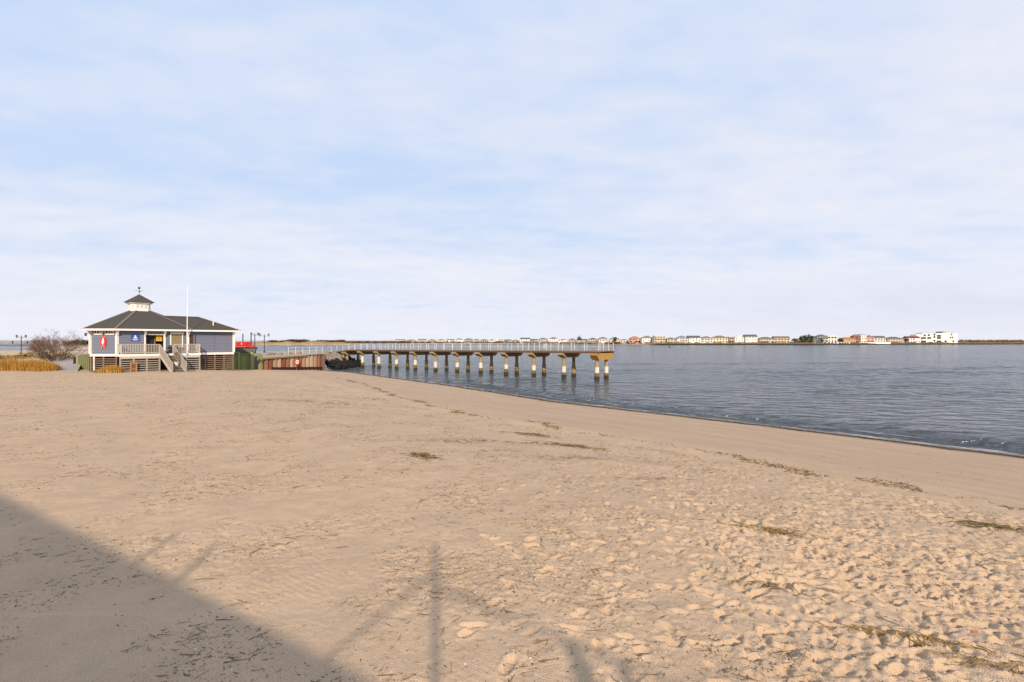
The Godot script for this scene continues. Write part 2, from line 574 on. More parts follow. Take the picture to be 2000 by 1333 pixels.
# ---------------------------------------------------------------- water
func make_water() -> void:
	var xs := PackedFloat32Array()
	var x := -1900.0
	while x < 2600.0:
		xs.append(x)
		var far := maxf(0.0, maxf(-40.0 - x, x - 75.0))
		x += 0.45 + far * 0.07
		if x > -40.0 and xs[xs.size() - 1] < -41.0: x = -40.0
	var zs := PackedFloat32Array()
	var d := 6.0
	while d < 3600.0:
		zs.append(-d)
		d += 0.40 if d < 95.0 else 0.40 + (d - 95.0) * 0.07
	var nx := xs.size(); var nz := zs.size()
	var hh := PackedFloat32Array(); hh.resize(nx * nz)
	var sw := FastNoiseLite.new()
	sw.seed = 12; sw.frequency = 0.11; sw.fractal_octaves = 4
	var cell := PackedByteArray(); cell.resize(nx * nz)
	var k := 0
	for j in nz:
		for i in nx:
			var s := inland(xs[i], zs[j])
			var h := 0.0
			var fade := smoothstep(260.0, 70.0, -zs[j])
			if s < 4.0 and fade > 0.0 and absf(xs[i]) < 220.0:
				var off := smoothstep(-0.5, -7.0, s)
				var gust := clampf(0.75 + 1.7 * n_big.get_noise_2d(xs[i] * 0.12 + zs[j] * 0.1, zs[j] * 0.35), 0.15, 1.7)
				h = 0.22 * gust * sw.get_noise_2d(xs[i] * 0.55 - zs[j] * 0.3, zs[j] * 1.1 + xs[i] * 0.35) * fade * (0.12 + 0.88 * off)
				var u := shore_u(xs[i], zs[j])
				var ridge := -2.7 + 0.5 * sw.get_noise_2d(u * 0.35, 7.0)
				h += 0.25 * exp(-pow((s - ridge) / 0.75, 2.0)) * clampf(0.85 + 0.5 * sw.get_noise_2d(u * 0.3, 40.0), 0.0, 1.0) * smoothstep(70.0, 35.0, u)
				h += 0.05 * exp(-pow((s - ridge + 3.4) / 0.8, 2.0))
				if s > -0.6: h = lerpf(h, 0.0, smoothstep(-0.6, 0.0, s))
			hh[k] = h
			cell[k] = 1 if s < 3.0 or zs[j] < -150.0 else 0
			k += 1
	var V := PackedVector3Array(); V.resize(nx * nz)
	var N := PackedVector3Array(); N.resize(nx * nz)
	k = 0
	for j in nz:
		var ja := maxi(j - 1, 0); var jb := mini(j + 1, nz - 1)
		for i in nx:
			var ia := maxi(i - 1, 0); var ib := mini(i + 1, nx - 1)
			V[k] = Vector3(xs[i], hh[k], zs[j])
			N[k] = Vector3(-(hh[j * nx + ib] - hh[j * nx + ia]) / (xs[ib] - xs[ia]), 1.0, -(hh[ja * nx + i] - hh[jb * nx + i]) / (zs[ja] - zs[jb])).normalized()
			k += 1
	var idx := PackedInt32Array()
	for j in nz - 1:
		for i in nx - 1:
			k = j * nx + i
			if cell[k] + cell[k + 1] + cell[k + nx] + cell[k + nx + 1] > 0:
				idx.append_array([k, k + nx, k + 1, k + 1, k + nx, k + nx + 1])
	var a := []
	a.resize(Mesh.ARRAY_MAX)
	a[Mesh.ARRAY_VERTEX] = V; a[Mesh.ARRAY_NORMAL] = N; a[Mesh.ARRAY_INDEX] = idx
	var m := ArrayMesh.new()
	m.add_surface_from_arrays(Mesh.PRIMITIVE_TRIANGLES, a)
	structure(put("water", m, M.water))
	# the silty bed, far out
	var bed := MB.new()
	bed.quad(Vector3(-1900, -2.7, -6), Vector3(2600, -2.7, -6), Vector3(2600, -2.7, -3600), Vector3(-1900, -2.7, -3600))
	structure(obj("sea_bed", bed, mat(0.07, 0.07, 0.05)))
	print("water ", nx, " x ", nz)

# ---------------------------------------------------------------- the beach pavilion
const FLOOR := 3.52
const EAVE := 6.20
const SLOPE := 0.467
const SAND := 1.42

func clapboards(a: Vector2, b: Vector2, y0: float, y1: float) -> ArrayMesh:   # lapped boards from a to b (x, z); outside lies right of the way
	var m := MB.new()
	var dir := (b - a).normalized()
	var out := Vector2(-dir.y, dir.x)
	var A := Vector3(a.x, 0, a.y); var B := Vector3(b.x, 0, b.y)
	var o := Vector3(out.x, 0, out.y)
	var y := y0
	while y < y1 - 0.01:
		var t := minf(y + 0.19, y1)
		var lo := o * 0.050; var hi := o * 0.006
		var p := A + Vector3(0, y, 0) + lo; var q := B + Vector3(0, y, 0) + lo
		var r := B + Vector3(0, t, 0) + hi; var s := A + Vector3(0, t, 0) + hi
		m.quad(p, q, r, s)
		m.quad(A + Vector3(0, y, 0), B + Vector3(0, y, 0), q, p)
		y += 0.19
	# the wall's body behind the boards
	m.quad(B - o * 0.12 + Vector3(0, y0, 0), A - o * 0.12 + Vector3(0, y0, 0), A - o * 0.12 + Vector3(0, y1, 0), B - o * 0.12 + Vector3(0, y1, 0))
	m.quad(A + Vector3(0, y1, 0), B + Vector3(0, y1, 0), B - o * 0.12 + Vector3(0, y1, 0), A - o * 0.12 + Vector3(0, y1, 0))
	m.quad(A - o * 0.12 + Vector3(0, y0, 0), A + Vector3(0, y0, 0), A + Vector3(0, y1, 0), A - o * 0.12 + Vector3(0, y1, 0))
	m.quad(B + Vector3(0, y0, 0), B - o * 0.12 + Vector3(0, y0, 0), B - o * 0.12 + Vector3(0, y1, 0), B + Vector3(0, y1, 0))
	return m.mesh()

func bar_along(a: Vector2, b: Vector2, y: float, h: float, thick: float, outward: float) -> ArrayMesh:
	var m := MB.new()
	var dir := (b - a).normalized()
	var out := Vector2(-dir.y, dir.x) * outward
	m.beam(Vector3(a.x + out.x, y, a.y + out.y), Vector3(b.x + out.x, y, b.y + out.y), thick, h)
	return m.mesh()

func box_mesh(s: Vector3) -> ArrayMesh:
	var m := MB.new()
	m.box(Vector3.ZERO, s)
	return m.mesh()

func make_pavilion() -> void:
	var h := thing("beach_pavilion", "slate blue clapboard beach pavilion with dark hip roof, white cupola and raised deck", "pavilion", Vector3(-44.8, 0, -58), deg_to_rad(50.0))
	var oct := [Vector2(0, 0), Vector2(7.2, 0), Vector2(9.1, -2.2), Vector2(8.6, -8.8), Vector2(6.9, -11.2), Vector2(0.9, -11.2), Vector2(0.05, -9.0), Vector2(-1.9, -2.2)]
	# walls: each stretch between trims is a wall of lapped boards
	for w in [[Vector2(0, 0), Vector2(2.62, 0), FLOOR, EAVE], [Vector2(2.62, 0), Vector2(4.68, 0), 5.80, EAVE], [Vector2(4.68, 0), Vector2(5.30, 0), FLOOR, EAVE], [Vector2(5.30, 0), Vector2(6.50, 0), FLOOR, 4.30],
			[Vector2(5.30, 0), Vector2(6.50, 0), 6.0, EAVE], [Vector2(6.50, 0), Vector2(7.15, 0), FLOOR, EAVE], [Vector2(7.72, 0), Vector2(12.45, 0), FLOOR, EAVE], [Vector2(7.15, 0), Vector2(7.72, 0), 5.75, EAVE],
			[Vector2(-1.9, -2.2), Vector2(0, 0), FLOOR, 5.72], [Vector2(0.05, -9.0), Vector2(-1.9, -2.2), FLOOR, EAVE], [Vector2(0.9, -11.2), Vector2(0.05, -9.0), FLOOR, EAVE], [Vector2(6.9, -11.2), Vector2(0.9, -11.2), FLOOR, EAVE],
			[Vector2(8.6, -8.8), Vector2(6.9, -11.2), FLOOR, EAVE], [Vector2(8.8, -6.2), Vector2(8.6, -8.8), FLOOR, EAVE], [Vector2(12.45, -6.2), Vector2(8.8, -6.2), FLOOR, EAVE], [Vector2(12.45, 0), Vector2(12.45, -6.2), FLOOR, EAVE]]:
		put("clapboard_wall", clapboards(w[0], w[1], w[2], w[3]), M.siding, h)
	var seam := MB.new()
	seam.box(Vector3(10.15, 4.86, 0.045), Vector3(0.09, 2.66, 0.03))
	obj("joint_board", seam, mat(0.13, 0.15, 0.21, 0.7), h)
	# floor slab, so that nothing shows through, and the ceiling
	var fl := MB.new()
	fl.prism(oct.duplicate().map(func(p): return Vector2((p.x - 3.6) * 0.97 + 3.6, (p.y + 5.6) * 0.97 - 5.6)), FLOOR - 0.25, FLOOR - 0.02)
	obj("floor", fl, M.grey_wood, h)
	var fl2 := MB.new()
	fl2.span(Vector3(9.0, FLOOR - 0.25, -6.1), Vector3(12.35, FLOOR - 0.02, -0.1))
	obj("floor", fl2, M.grey_wood, h)
	# white corner boards, frieze and skirt boards
	for c in [Vector2(0.02, 0.02), Vector2(-1.92, -2.18), Vector2(12.47, 0.02)]:
		var cb := MB.new()
		cb.box(Vector3(c.x, (FLOOR + EAVE) * 0.5, c.y), Vector3(0.26, EAVE - FLOOR, 0.26), Basis(Vector3.UP, 0.4 if c.x < 1.0 else 0.0))
		obj("corner_board", cb, M.trim, h)
	for w in [[Vector2(-1.9, -2.2), Vector2(0, 0)], [Vector2(8.06, 0), Vector2(12.5, 0)], [Vector2(0.05, -9.0), Vector2(-1.9, -2.2)]]:
		put("skirt_board", bar_along(w[0], w[1], FLOOR - 0.13, 0.26, 0.10, 0.06), M.trim, h)
	# transom windows of the chamfered corner, high under the eave
	var cd := Vector2(1.9, 2.2).normalized()
	var ang := atan2(-cd.y, cd.x)
	for k in 2:
		var c0 := Vector2(-1.9, -2.2) + cd * (0.85 if k == 0 else 2.10)
		var tw := Node3D.new()
		tw.name = "transom_window"
		h.add_child(tw, true)
		tw.position = Vector3(c0.x, 5.96, c0.y)
		tw.rotation.y = ang
		put("frame", box_mesh(Vector3(1.02, 0.46, 0.10)), M.trim, tw, Vector3(0, 0, -0.02))
		for q in 3:
			put("pane", box_mesh(Vector3(0.20, 0.30, 0.02)), M.glass, tw, Vector3(-0.31 + q * 0.31, 0.03, 0.045))
	var between := MB.new()
	for sg in [[0.0, 0.30], [1.38, 1.56], [2.65, 2.90]]:
		var a: Vector2 = Vector2(-1.9, -2.2) + cd * sg[0]; var b: Vector2 = Vector2(-1.9, -2.2) + cd * sg[1]
		between = MB.new()
		between.beam(Vector3(a.x, 5.96, a.y), Vector3(b.x, 5.96, b.y), 0.07, 0.47)
		obj("wall_panel", between, M.siding, h)
	# entrance opening with its white casing and a dark passage behind
	for x in [2.66, 4.64]: put("door_casing", box_mesh(Vector3(0.20 if x > 4 else 0.15, EAVE - FLOOR, 0.16)), M.trim, h, Vector3(x, (FLOOR + EAVE) * 0.5, 0.03))
	put("door_casing", box_mesh(Vector3(1.83, 0.12, 0.15)), M.trim, h, Vector3(3.65, 5.78, 0.03))
	var passage := MB.new()
	passage.span(Vector3(2.60, FLOOR, -3.0), Vector3(4.70, 5.8, -2.9))
	passage.span(Vector3(2.55, FLOOR, -2.9), Vector3(2.62, 5.8, -0.13))
	passage.span(Vector3(4.68, FLOOR, -2.9), Vector3(4.75, 5.8, -0.13))
	passage.span(Vector3(2.55, 5.8, -3.0), Vector3(4.75, 5.9, -0.13))
	obj("passage", passage, M.maroon, h)
	var pd := put("door", box_mesh(Vector3(1.05, 2.15, 0.06)), M.dark, h, Vector3(3.25, FLOOR + 1.08, -0.62))
	put("door_post", box_mesh(Vector3(0.07, 2.26, 0.08)), M.grey_wood, h, Vector3(3.82, FLOOR + 1.13, -0.60))
	# roll-down shutter
	var rs := Node3D.new()
	rs.name = "roll_shutter"
	h.add_child(rs, true)
	var slats := MB.new()
	for k in 15:
		var y := 4.32 + k * 0.10
		slats.quad(Vector3(5.34, y, 0.05), Vector3(6.46, y, 0.05), Vector3(6.46, y + 0.05, 0.068), Vector3(5.34, y + 0.05, 0.068))
		slats.quad(Vector3(5.34, y + 0.05, 0.068), Vector3(6.46, y + 0.05, 0.068), Vector3(6.46, y + 0.10, 0.05), Vector3(5.34, y + 0.10, 0.05))
	obj("curtain", slats, M.shutter, rs)
	var hood := MB.new()
	hood.tube(PackedVector3Array([Vector3(5.18, 5.98, 0.18), Vector3(6.62, 5.98, 0.18)]), PackedFloat32Array([0.20, 0.20]), 10)
	obj("hood", hood, M.shutter_box, rs)
	for x in [5.27, 6.53]: put("guide", box_mesh(Vector3(0.11, 1.62, 0.12)), M.trim, rs, Vector3(x, 5.1, 0.06))
	put("counter", box_mesh(Vector3(1.5, 0.06, 0.36)), M.pale_wood, rs, Vector3(5.9, 4.27, 0.2))
	# narrow dark door beside the service window
	var nd := put("door", box_mesh(Vector3(0.50, 2.20, 0.05)), M.maroon, h, Vector3(7.46, FLOOR + 1.11, 0.02))
	put("handle", box_mesh(Vector3(0.04, 0.14, 0.05)), M.metal, nd, Vector3(-0.18, -0.1, 0.05))
	# porch posts with brackets
	for x in [7.15]:
		put("porch_post", box_mesh(Vector3(0.18, EAVE - FLOOR, 0.18)), M.trim, h, Vector3(x, (FLOOR + EAVE) * 0.5, 0.06))
	for x in [2.66, 4.64, 7.15, 0.02]:
		var br := MB.new()
		br.beam(Vector3(x, EAVE - 0.62, 0.14), Vector3(x, EAVE - 0.06, 0.56), 0.09, 0.09)
		obj("bracket", br, M.trim, h)
	for q in 3:
		var c0 := Vector2(-1.9, -2.2) + cd * (0.10 + q * 1.36)
		var o2 := Vector2(-cd.y, cd.x)
		var br := MB.new()
		br.beam(Vector3(c0.x + o2.x * 0.08, EAVE - 0.56, c0.y + o2.y * 0.08), Vector3(c0.x + o2.x * 0.52, EAVE - 0.06, c0.y + o2.y * 0.52), 0.09, 0.09)
		obj("bracket", br, M.grey_wood, h)
	var lamp := MB.new()
	lamp.lathe(Vector3(-2.36, 5.55, -2.2), [[0.0, 0.0], [0.09, 0.03], [0.12, 0.28], [0.03, 0.36], [0.0, 0.38]], 8)
	lamp.beam(Vector3(-1.96, 5.86, -2.2), Vector3(-2.36, 5.90, -2.2), 0.04, 0.04)
	obj("wall_lamp", lamp, M.metal, h)
	# roof
	var over := 0.68
	var eo := []
	for i in 8:
		var p: Vector2 = oct[i]
		var a: Vector2 = oct[(i + 7) % 8]; var b: Vector2 = oct[(i + 1) % 8]
		var d1 := (p - a).normalized(); var d2 := (b - p).normalized()
		var n1 := Vector2(-d1.y, d1.x); var n2 := Vector2(-d2.y, d2.x)
		var mid := (n1 + n2).normalized()
		eo.append(p + mid * over / mid.dot(n1))
	var top := Vector3(3.6, EAVE + 0.17 + SLOPE * 6.28, -5.6)
	var rt := EAVE + 0.17
	var roof := MB.new()
	for i in 8:
		var a: Vector2 = eo[i]; var b: Vector2 = eo[(i + 1) % 8]
		roof.tri(Vector3(a.x, rt, a.y), Vector3(b.x, rt, b.y), top)
	var ec: Vector2 = eo[1]
	var fr := SLOPE * 3.78 / (SLOPE * 6.28)
	var rl := Vector3(lerpf(ec.x, 3.6, fr), rt + SLOPE * 3.78, -3.1)
	var rr := Vector3(9.35, rl.y, -3.1)
	var e1 := Vector3(ec.x, rt, 0.68); var e2 := Vector3(13.13, rt, 0.68); var e3 := Vector3(13.13, rt, -6.88); var e4 := Vector3(6.0, rt, -6.88)
	roof.quad(e1, e2, rr, rl)
	roof.tri(e2, e3, rr)
	roof.quad(e3, e4, rl, rr)
	var rf := obj("roof", roof, M.shingle, h)
	# soffit and fascia
	var so := MB.new()
	for i in range(1, 7): so.tri(Vector3(eo[0].x, EAVE, eo[0].y), Vector3(eo[i + 1].x, EAVE, eo[i + 1].y), Vector3(eo[i].x, EAVE, eo[i].y))
	so.quad(Vector3(8.0, EAVE + 0.003, -6.88), Vector3(13.13, EAVE + 0.003, -6.88), Vector3(13.13, EAVE + 0.003, 0.68), Vector3(8.0, EAVE + 0.003, 0.68))
	obj("soffit", so, M.trim, h)
	for w in [[eo[0], Vector2(13.14, 0.68)], [eo[7], eo[0]], [eo[6], eo[7]], [Vector2(13.13, 0.68), Vector2(13.13, -6.88)]]:
		put("fascia", bar_along(w[0], w[1], EAVE + 0.085, 0.20, 0.05, 0.03), M.trim, h)
	# hip and ridge caps
	for w in [[Vector3(eo[0].x, rt, eo[0].y), top], [Vector3(eo[1].x, rt, eo[1].y), top], [Vector3(eo[7].x, rt, eo[7].y), top], [rl, rr], [rr, e2]]:
		var cap := MB.new()
		cap.beam(w[0] + Vector3(0, 0.02, 0), w[1] + Vector3(0, 0.02, 0), 0.26, 0.05)
		obj("ridge_cap", cap, mat(0.16, 0.14, 0.115, 0.95), rf)
	var vp := MB.new()
	vp.lathe(Vector3(10.3, 6.9, -0.75), [[0.07, 0.0], [0.07, 0.62], [0.0, 0.63]], 8)
	obj("vent_pipe", vp, M.trim, rf)
	# cupola
	var cu := Node3D.new()
	cu.name = "cupola"
	h.add_child(cu)
	cu.position = Vector3(3.45, 0, -5.4)
	var ring := func(r: float, ch: float) -> Array:
		return [Vector2(-r + ch, r), Vector2(r - ch, r), Vector2(r, r - ch), Vector2(r, -r + ch), Vector2(r - ch, -r), Vector2(-r + ch, -r), Vector2(-r, -r + ch), Vector2(-r, r - ch)]
	var cw := MB.new()
	cw.prism(ring.call(1.02, 0.36), 8.45, 9.78)
	obj("cupola_wall", cw, M.trim, cu)
	var base_band := MB.new()
	base_band.prism(ring.call(1.07, 0.38), 8.40, 8.92)
	obj("base_band", base_band, M.trim, cu)
	var crown := MB.new()
	crown.prism(ring.call(1.22, 0.44), 9.64, 9.82)
	obj("cornice", crown, M.trim, cu)
	for f in 3:                                                     # louvred windows in the faces turned to the beach
		var turn: float = [0.0, -PI / 4.0, PI / 4.0][f]
		var n2 := Node3D.new()
		n2.name = "window"
		cu.add_child(n2, true)
		n2.rotation.y = turn
		var r: float = 1.02 if f == 0 else (1.02 * 2.0 - 0.36) / sqrt(2.0)
		for q in (3 if f == 0 else 1):
			var wx := (q - 1) * 0.42 if f == 0 else 0.0
			put("frame", box_mesh(Vector3(0.36, 0.50, 0.04)), M.trim, n2, Vector3(wx, 9.30, r + 0.015))
			put("pane", box_mesh(Vector3(0.24, 0.38, 0.02)), mat(0.52, 0.52, 0.50, 0.3), n2, Vector3(wx, 9.30, r + 0.034))
	var cr := MB.new()
	var ro: Array = ring.call(1.45, 0.52)
	for i in 8:
		var a: Vector2 = ro[i]; var b: Vector2 = ro[(i + 1) % 8]
		cr.tri(Vector3(a.x, 9.82, a.y), Vector3(b.x, 9.82, b.y), Vector3(0, 10.86, 0))
	obj("cupola_roof", cr, M.shingle, cu)
	var vane := MB.new()
	vane.rod(Vector3(0, 10.7, 0), Vector3(0, 11.75, 0), 0.022)
	vane.lathe(Vector3(0, 11.50, 0), [[0.0, 0.0], [0.12, 0.06], [0.15, 0.15], [0.12, 0.24], [0.0, 0.30]], 10)
	vane.beam(Vector3(-0.42, 11.28, 0), Vector3(0.42, 11.28, 0), 0.025, 0.03)
	vane.beam(Vector3(0, 11.28, -0.42), Vector3(0, 11.28, 0.42), 0.025, 0.03)
	vane.tri(Vector3(0.05, 11.05, 0.01), Vector3(0.18, 11.22, 0.01), Vector3(0.02, 11.25, 0.01))
	obj("weather_vane", vane, M.metal, cu)
	make_deck(h)
	# ---- things fixed to or standing on the pavilion
	var up := func(local: Vector3) -> Vector3: return h.transform * local
	var bs := thing("information_sign", "square blue sign with a white figure on the pavilion wall left of the entrance", "sign", up.call(Vector3(1.72, 5.0, 0.06)), h.rotation.y)
	put("board", box_mesh(Vector3(0.80, 0.80, 0.04)), M.blue, bs, Vector3(0, 0.40, 0))
	var fig := MB.new()
	fig.lathe(Vector3.ZERO, [[0.0, -0.004], [0.075, 0.0], [0.0, 0.004]], 10)
	put("figure", fig.mesh(), M.trim, bs, Vector3(0.0, 0.60, 0.024), Basis(Vector3.RIGHT, PI / 2))
	var fg := MB.new()
	fg.prism([Vector2(-0.20, 0.0), Vector2(0.20, 0.0), Vector2(0.08, -0.20), Vector2(-0.08, -0.20)], 0.0, 0.01)
	put("figure", fg.mesh(), M.trim, bs, Vector3(0.0, 0.32, 0.021), Basis(Vector3.RIGHT, PI / 2))
	put("caption", box_mesh(Vector3(0.58, 0.055, 0.01)), M.trim, bs, Vector3(0.0, 0.20, 0.024))
	put("caption", box_mesh(Vector3(0.40, 0.045, 0.01)), M.trim, bs, Vector3(0.0, 0.11, 0.024))
	var ys := thing("yellow_notice", "bright yellow notice hanging in the dark pavilion entrance", "sign", up.call(Vector3(4.18, 4.98, -0.30)), h.rotation.y)
	put("board", box_mesh(Vector3(0.62, 0.70, 0.03)), M.yellow, ys, Vector3(0, 0.35, 0))
	for q in 3: put("caption", box_mesh(Vector3(0.34 - 0.08 * q, 0.04, 0.01)), M.maroon, ys, Vector3(0, 0.50 - q * 0.13, 0.018))
	for q in 2: put("hanger", box_mesh(Vector3(0.02, 0.14, 0.02)), M.metal, ys, Vector3(-0.2 + 0.4 * q, 0.76, 0))
	var oc := Vector2(-1.9, -2.2) + cd * 1.42
	var orn := thing("wall_ornament", "upright red and white ornament hanging on the grey corner wall of the pavilion", "ornament", up.call(Vector3(oc.x, 4.15, oc.y)) + Vector3(0.05, 0, 0.09), h.rotation.y + ang)
	var ob := MB.new()
	var prof := []
	for q in 18:
		var a := TAU * q / 18
		prof.append(Vector2(0.35 * sin(a) * (1.0 - 0.15 * cos(a)), 0.62 * cos(a)))
	prof.reverse()
	ob.prism(prof, -0.03, 0.03)
	put("board", ob.mesh(), M.red, orn, Vector3(0, 0.68, 0), Basis(Vector3.RIGHT, PI / 2))
	var wf := MB.new()
	wf.prism([Vector2(-0.04, 0.30), Vector2(0.13, 0.05), Vector2(0.10, -0.35), Vector2(0.02, -0.55), Vector2(-0.06, -0.35), Vector2(-0.17, 0.05)], 0.03, 0.05)
	put("figure", wf.mesh(), M.trim, orn, Vector3(-0.02, 0.72, 0), Basis(Vector3.RIGHT, PI / 2))
	for q in [-1, 1]:
		var lg := MB.new()
		lg.beam(Vector3(0.05 * q, 0.45, 0.04), Vector3(0.17 * q, 0.0, 0.04), 0.03, 0.09)
		lg.beam(Vector3(0.10 * q, 1.22, 0.0), Vector3(0.16 * q, 1.44, 0.0), 0.03, 0.10)
		obj("ribbon", lg, M.red_pale, orn)
	var gr := thing("barbecue_grill", "black covered grill on the deck in front of the rolled-down shutter", "grill", up.call(Vector3(5.35, FLOOR, 0.75)), h.rotation.y + 0.1)
	var gb := MB.new()
	gb.box(Vector3(0, 0.62, 0), Vector3(1.05, 0.22, 0.5))
	gb.box(Vector3(0, 0.25, 0), Vector3(0.9, 0.34, 0.42))
	obj("cabinet", gb, M.dark, gr)
	var gl := MB.new()
	gl.tube(PackedVector3Array([Vector3(-0.5, 0.74, 0), Vector3(0.5, 0.74, 0)]), PackedFloat32Array([0.24, 0.24]), 12)
	obj("lid", gl, mat(0.07, 0.075, 0.085, 0.4), gr)
	for q in 4: put("leg", box_mesh(Vector3(0.06, 0.10, 0.06)), M.metal, gr, Vector3(-0.4 + 0.8 * (q % 2), 0.05, -0.16 + 0.32 * (q / 2)))
	var fp := thing("flagpole", "tall thin white flagpole rising past the pavilion eave", "flagpole", up.call(Vector3(6.55, FLOOR - 0.22, 1.62)))
	var pole := MB.new()
	pole.tube(PackedVector3Array([Vector3(0, 0, 0), Vector3(0, 3.0, 0), Vector3(0.04, 8.3, 0)]), PackedFloat32Array([0.065, 0.055, 0.022]), 10)
	obj("pole", pole, M.trim, fp)
	put("bracket", box_mesh(Vector3(0.16, 0.10, 0.12)), M.metal, fp, Vector3(0, 0.10, 0.0))
	var ball := MB.new()
	ball.lathe(Vector3(0.04, 8.28, 0), [[0.0, 0.0], [0.05, 0.02], [0.06, 0.06], [0.05, 0.10], [0.0, 0.12]], 8)
	obj("finial", ball, M.trim, fp)
	# flower pot with an autumn plant at the foot of the steps
	var fpos: Vector3 = up.call(Vector3(4.62, 0, 4.3))
	var pot := thing("potted_plant", "white planter with a rust brown leafy plant on the pavilion stairs", "plant", Vector3(fpos.x, 2.14, fpos.z), 0.3)
	var pm := MB.new()
	pm.lathe(Vector3.ZERO, [[0.0, 0.0], [0.17, 0.0], [0.26, 0.50], [0.28, 0.52], [0.22, 0.52], [0.0, 0.46]], 12)
	obj("pot", pm, M.white, pot)
	var pl := MB.new()
	pl.use_col = true
	rng.seed = 9
	for q in 420:
		var a := rng.randf() * TAU
		var t := rng.randf()
		var r := 0.36 * sqrt(rng.randf()) * (1.0 - 0.35 * t)
		var p := Vector3(cos(a) * r, 0.45 + 1.15 * t, sin(a) * r)
		var d := Vector3(rng.randfn(), rng.randfn(), rng.randfn()).normalized() * 0.09
		var e := Vector3(rng.randfn(), rng.randfn(), rng.randfn()).normalized() * 0.04
		pl.col = Color(0.30, 0.10, 0.03) if rng.randf() < 0.65 - 0.5 * t else Color(0.10, 0.12, 0.04)
		pl.tri(p - e, p + e, p + d)
	obj("foliage", pl, M.leaf, pot)
	# wooden frame standing by the skirting
	var wfr := thing("wooden_frame", "weathered orange wooden frame standing against the pavilion's slatted base", "frame", up.call(Vector3(1.15, SAND - 0.1, 1.75)), h.rotation.y)
	for q in 2: put("post", box_mesh(Vector3(0.13, 1.35, 0.13)), M.orange_wood, wfr, Vector3(-0.26 + 0.52 * q, 0.62, 0))
	for q in 2: put("rail", box_mesh(Vector3(0.39, 0.11, 0.07)), M.orange_wood, wfr, Vector3(0, 0.52 + 0.62 * q, 0))
	put("panel", box_mesh(Vector3(0.385, 0.95, 0.03)), mat(0.20, 0.075, 0.045, 0.9), wfr, Vector3(0, 0.60, -0.04))

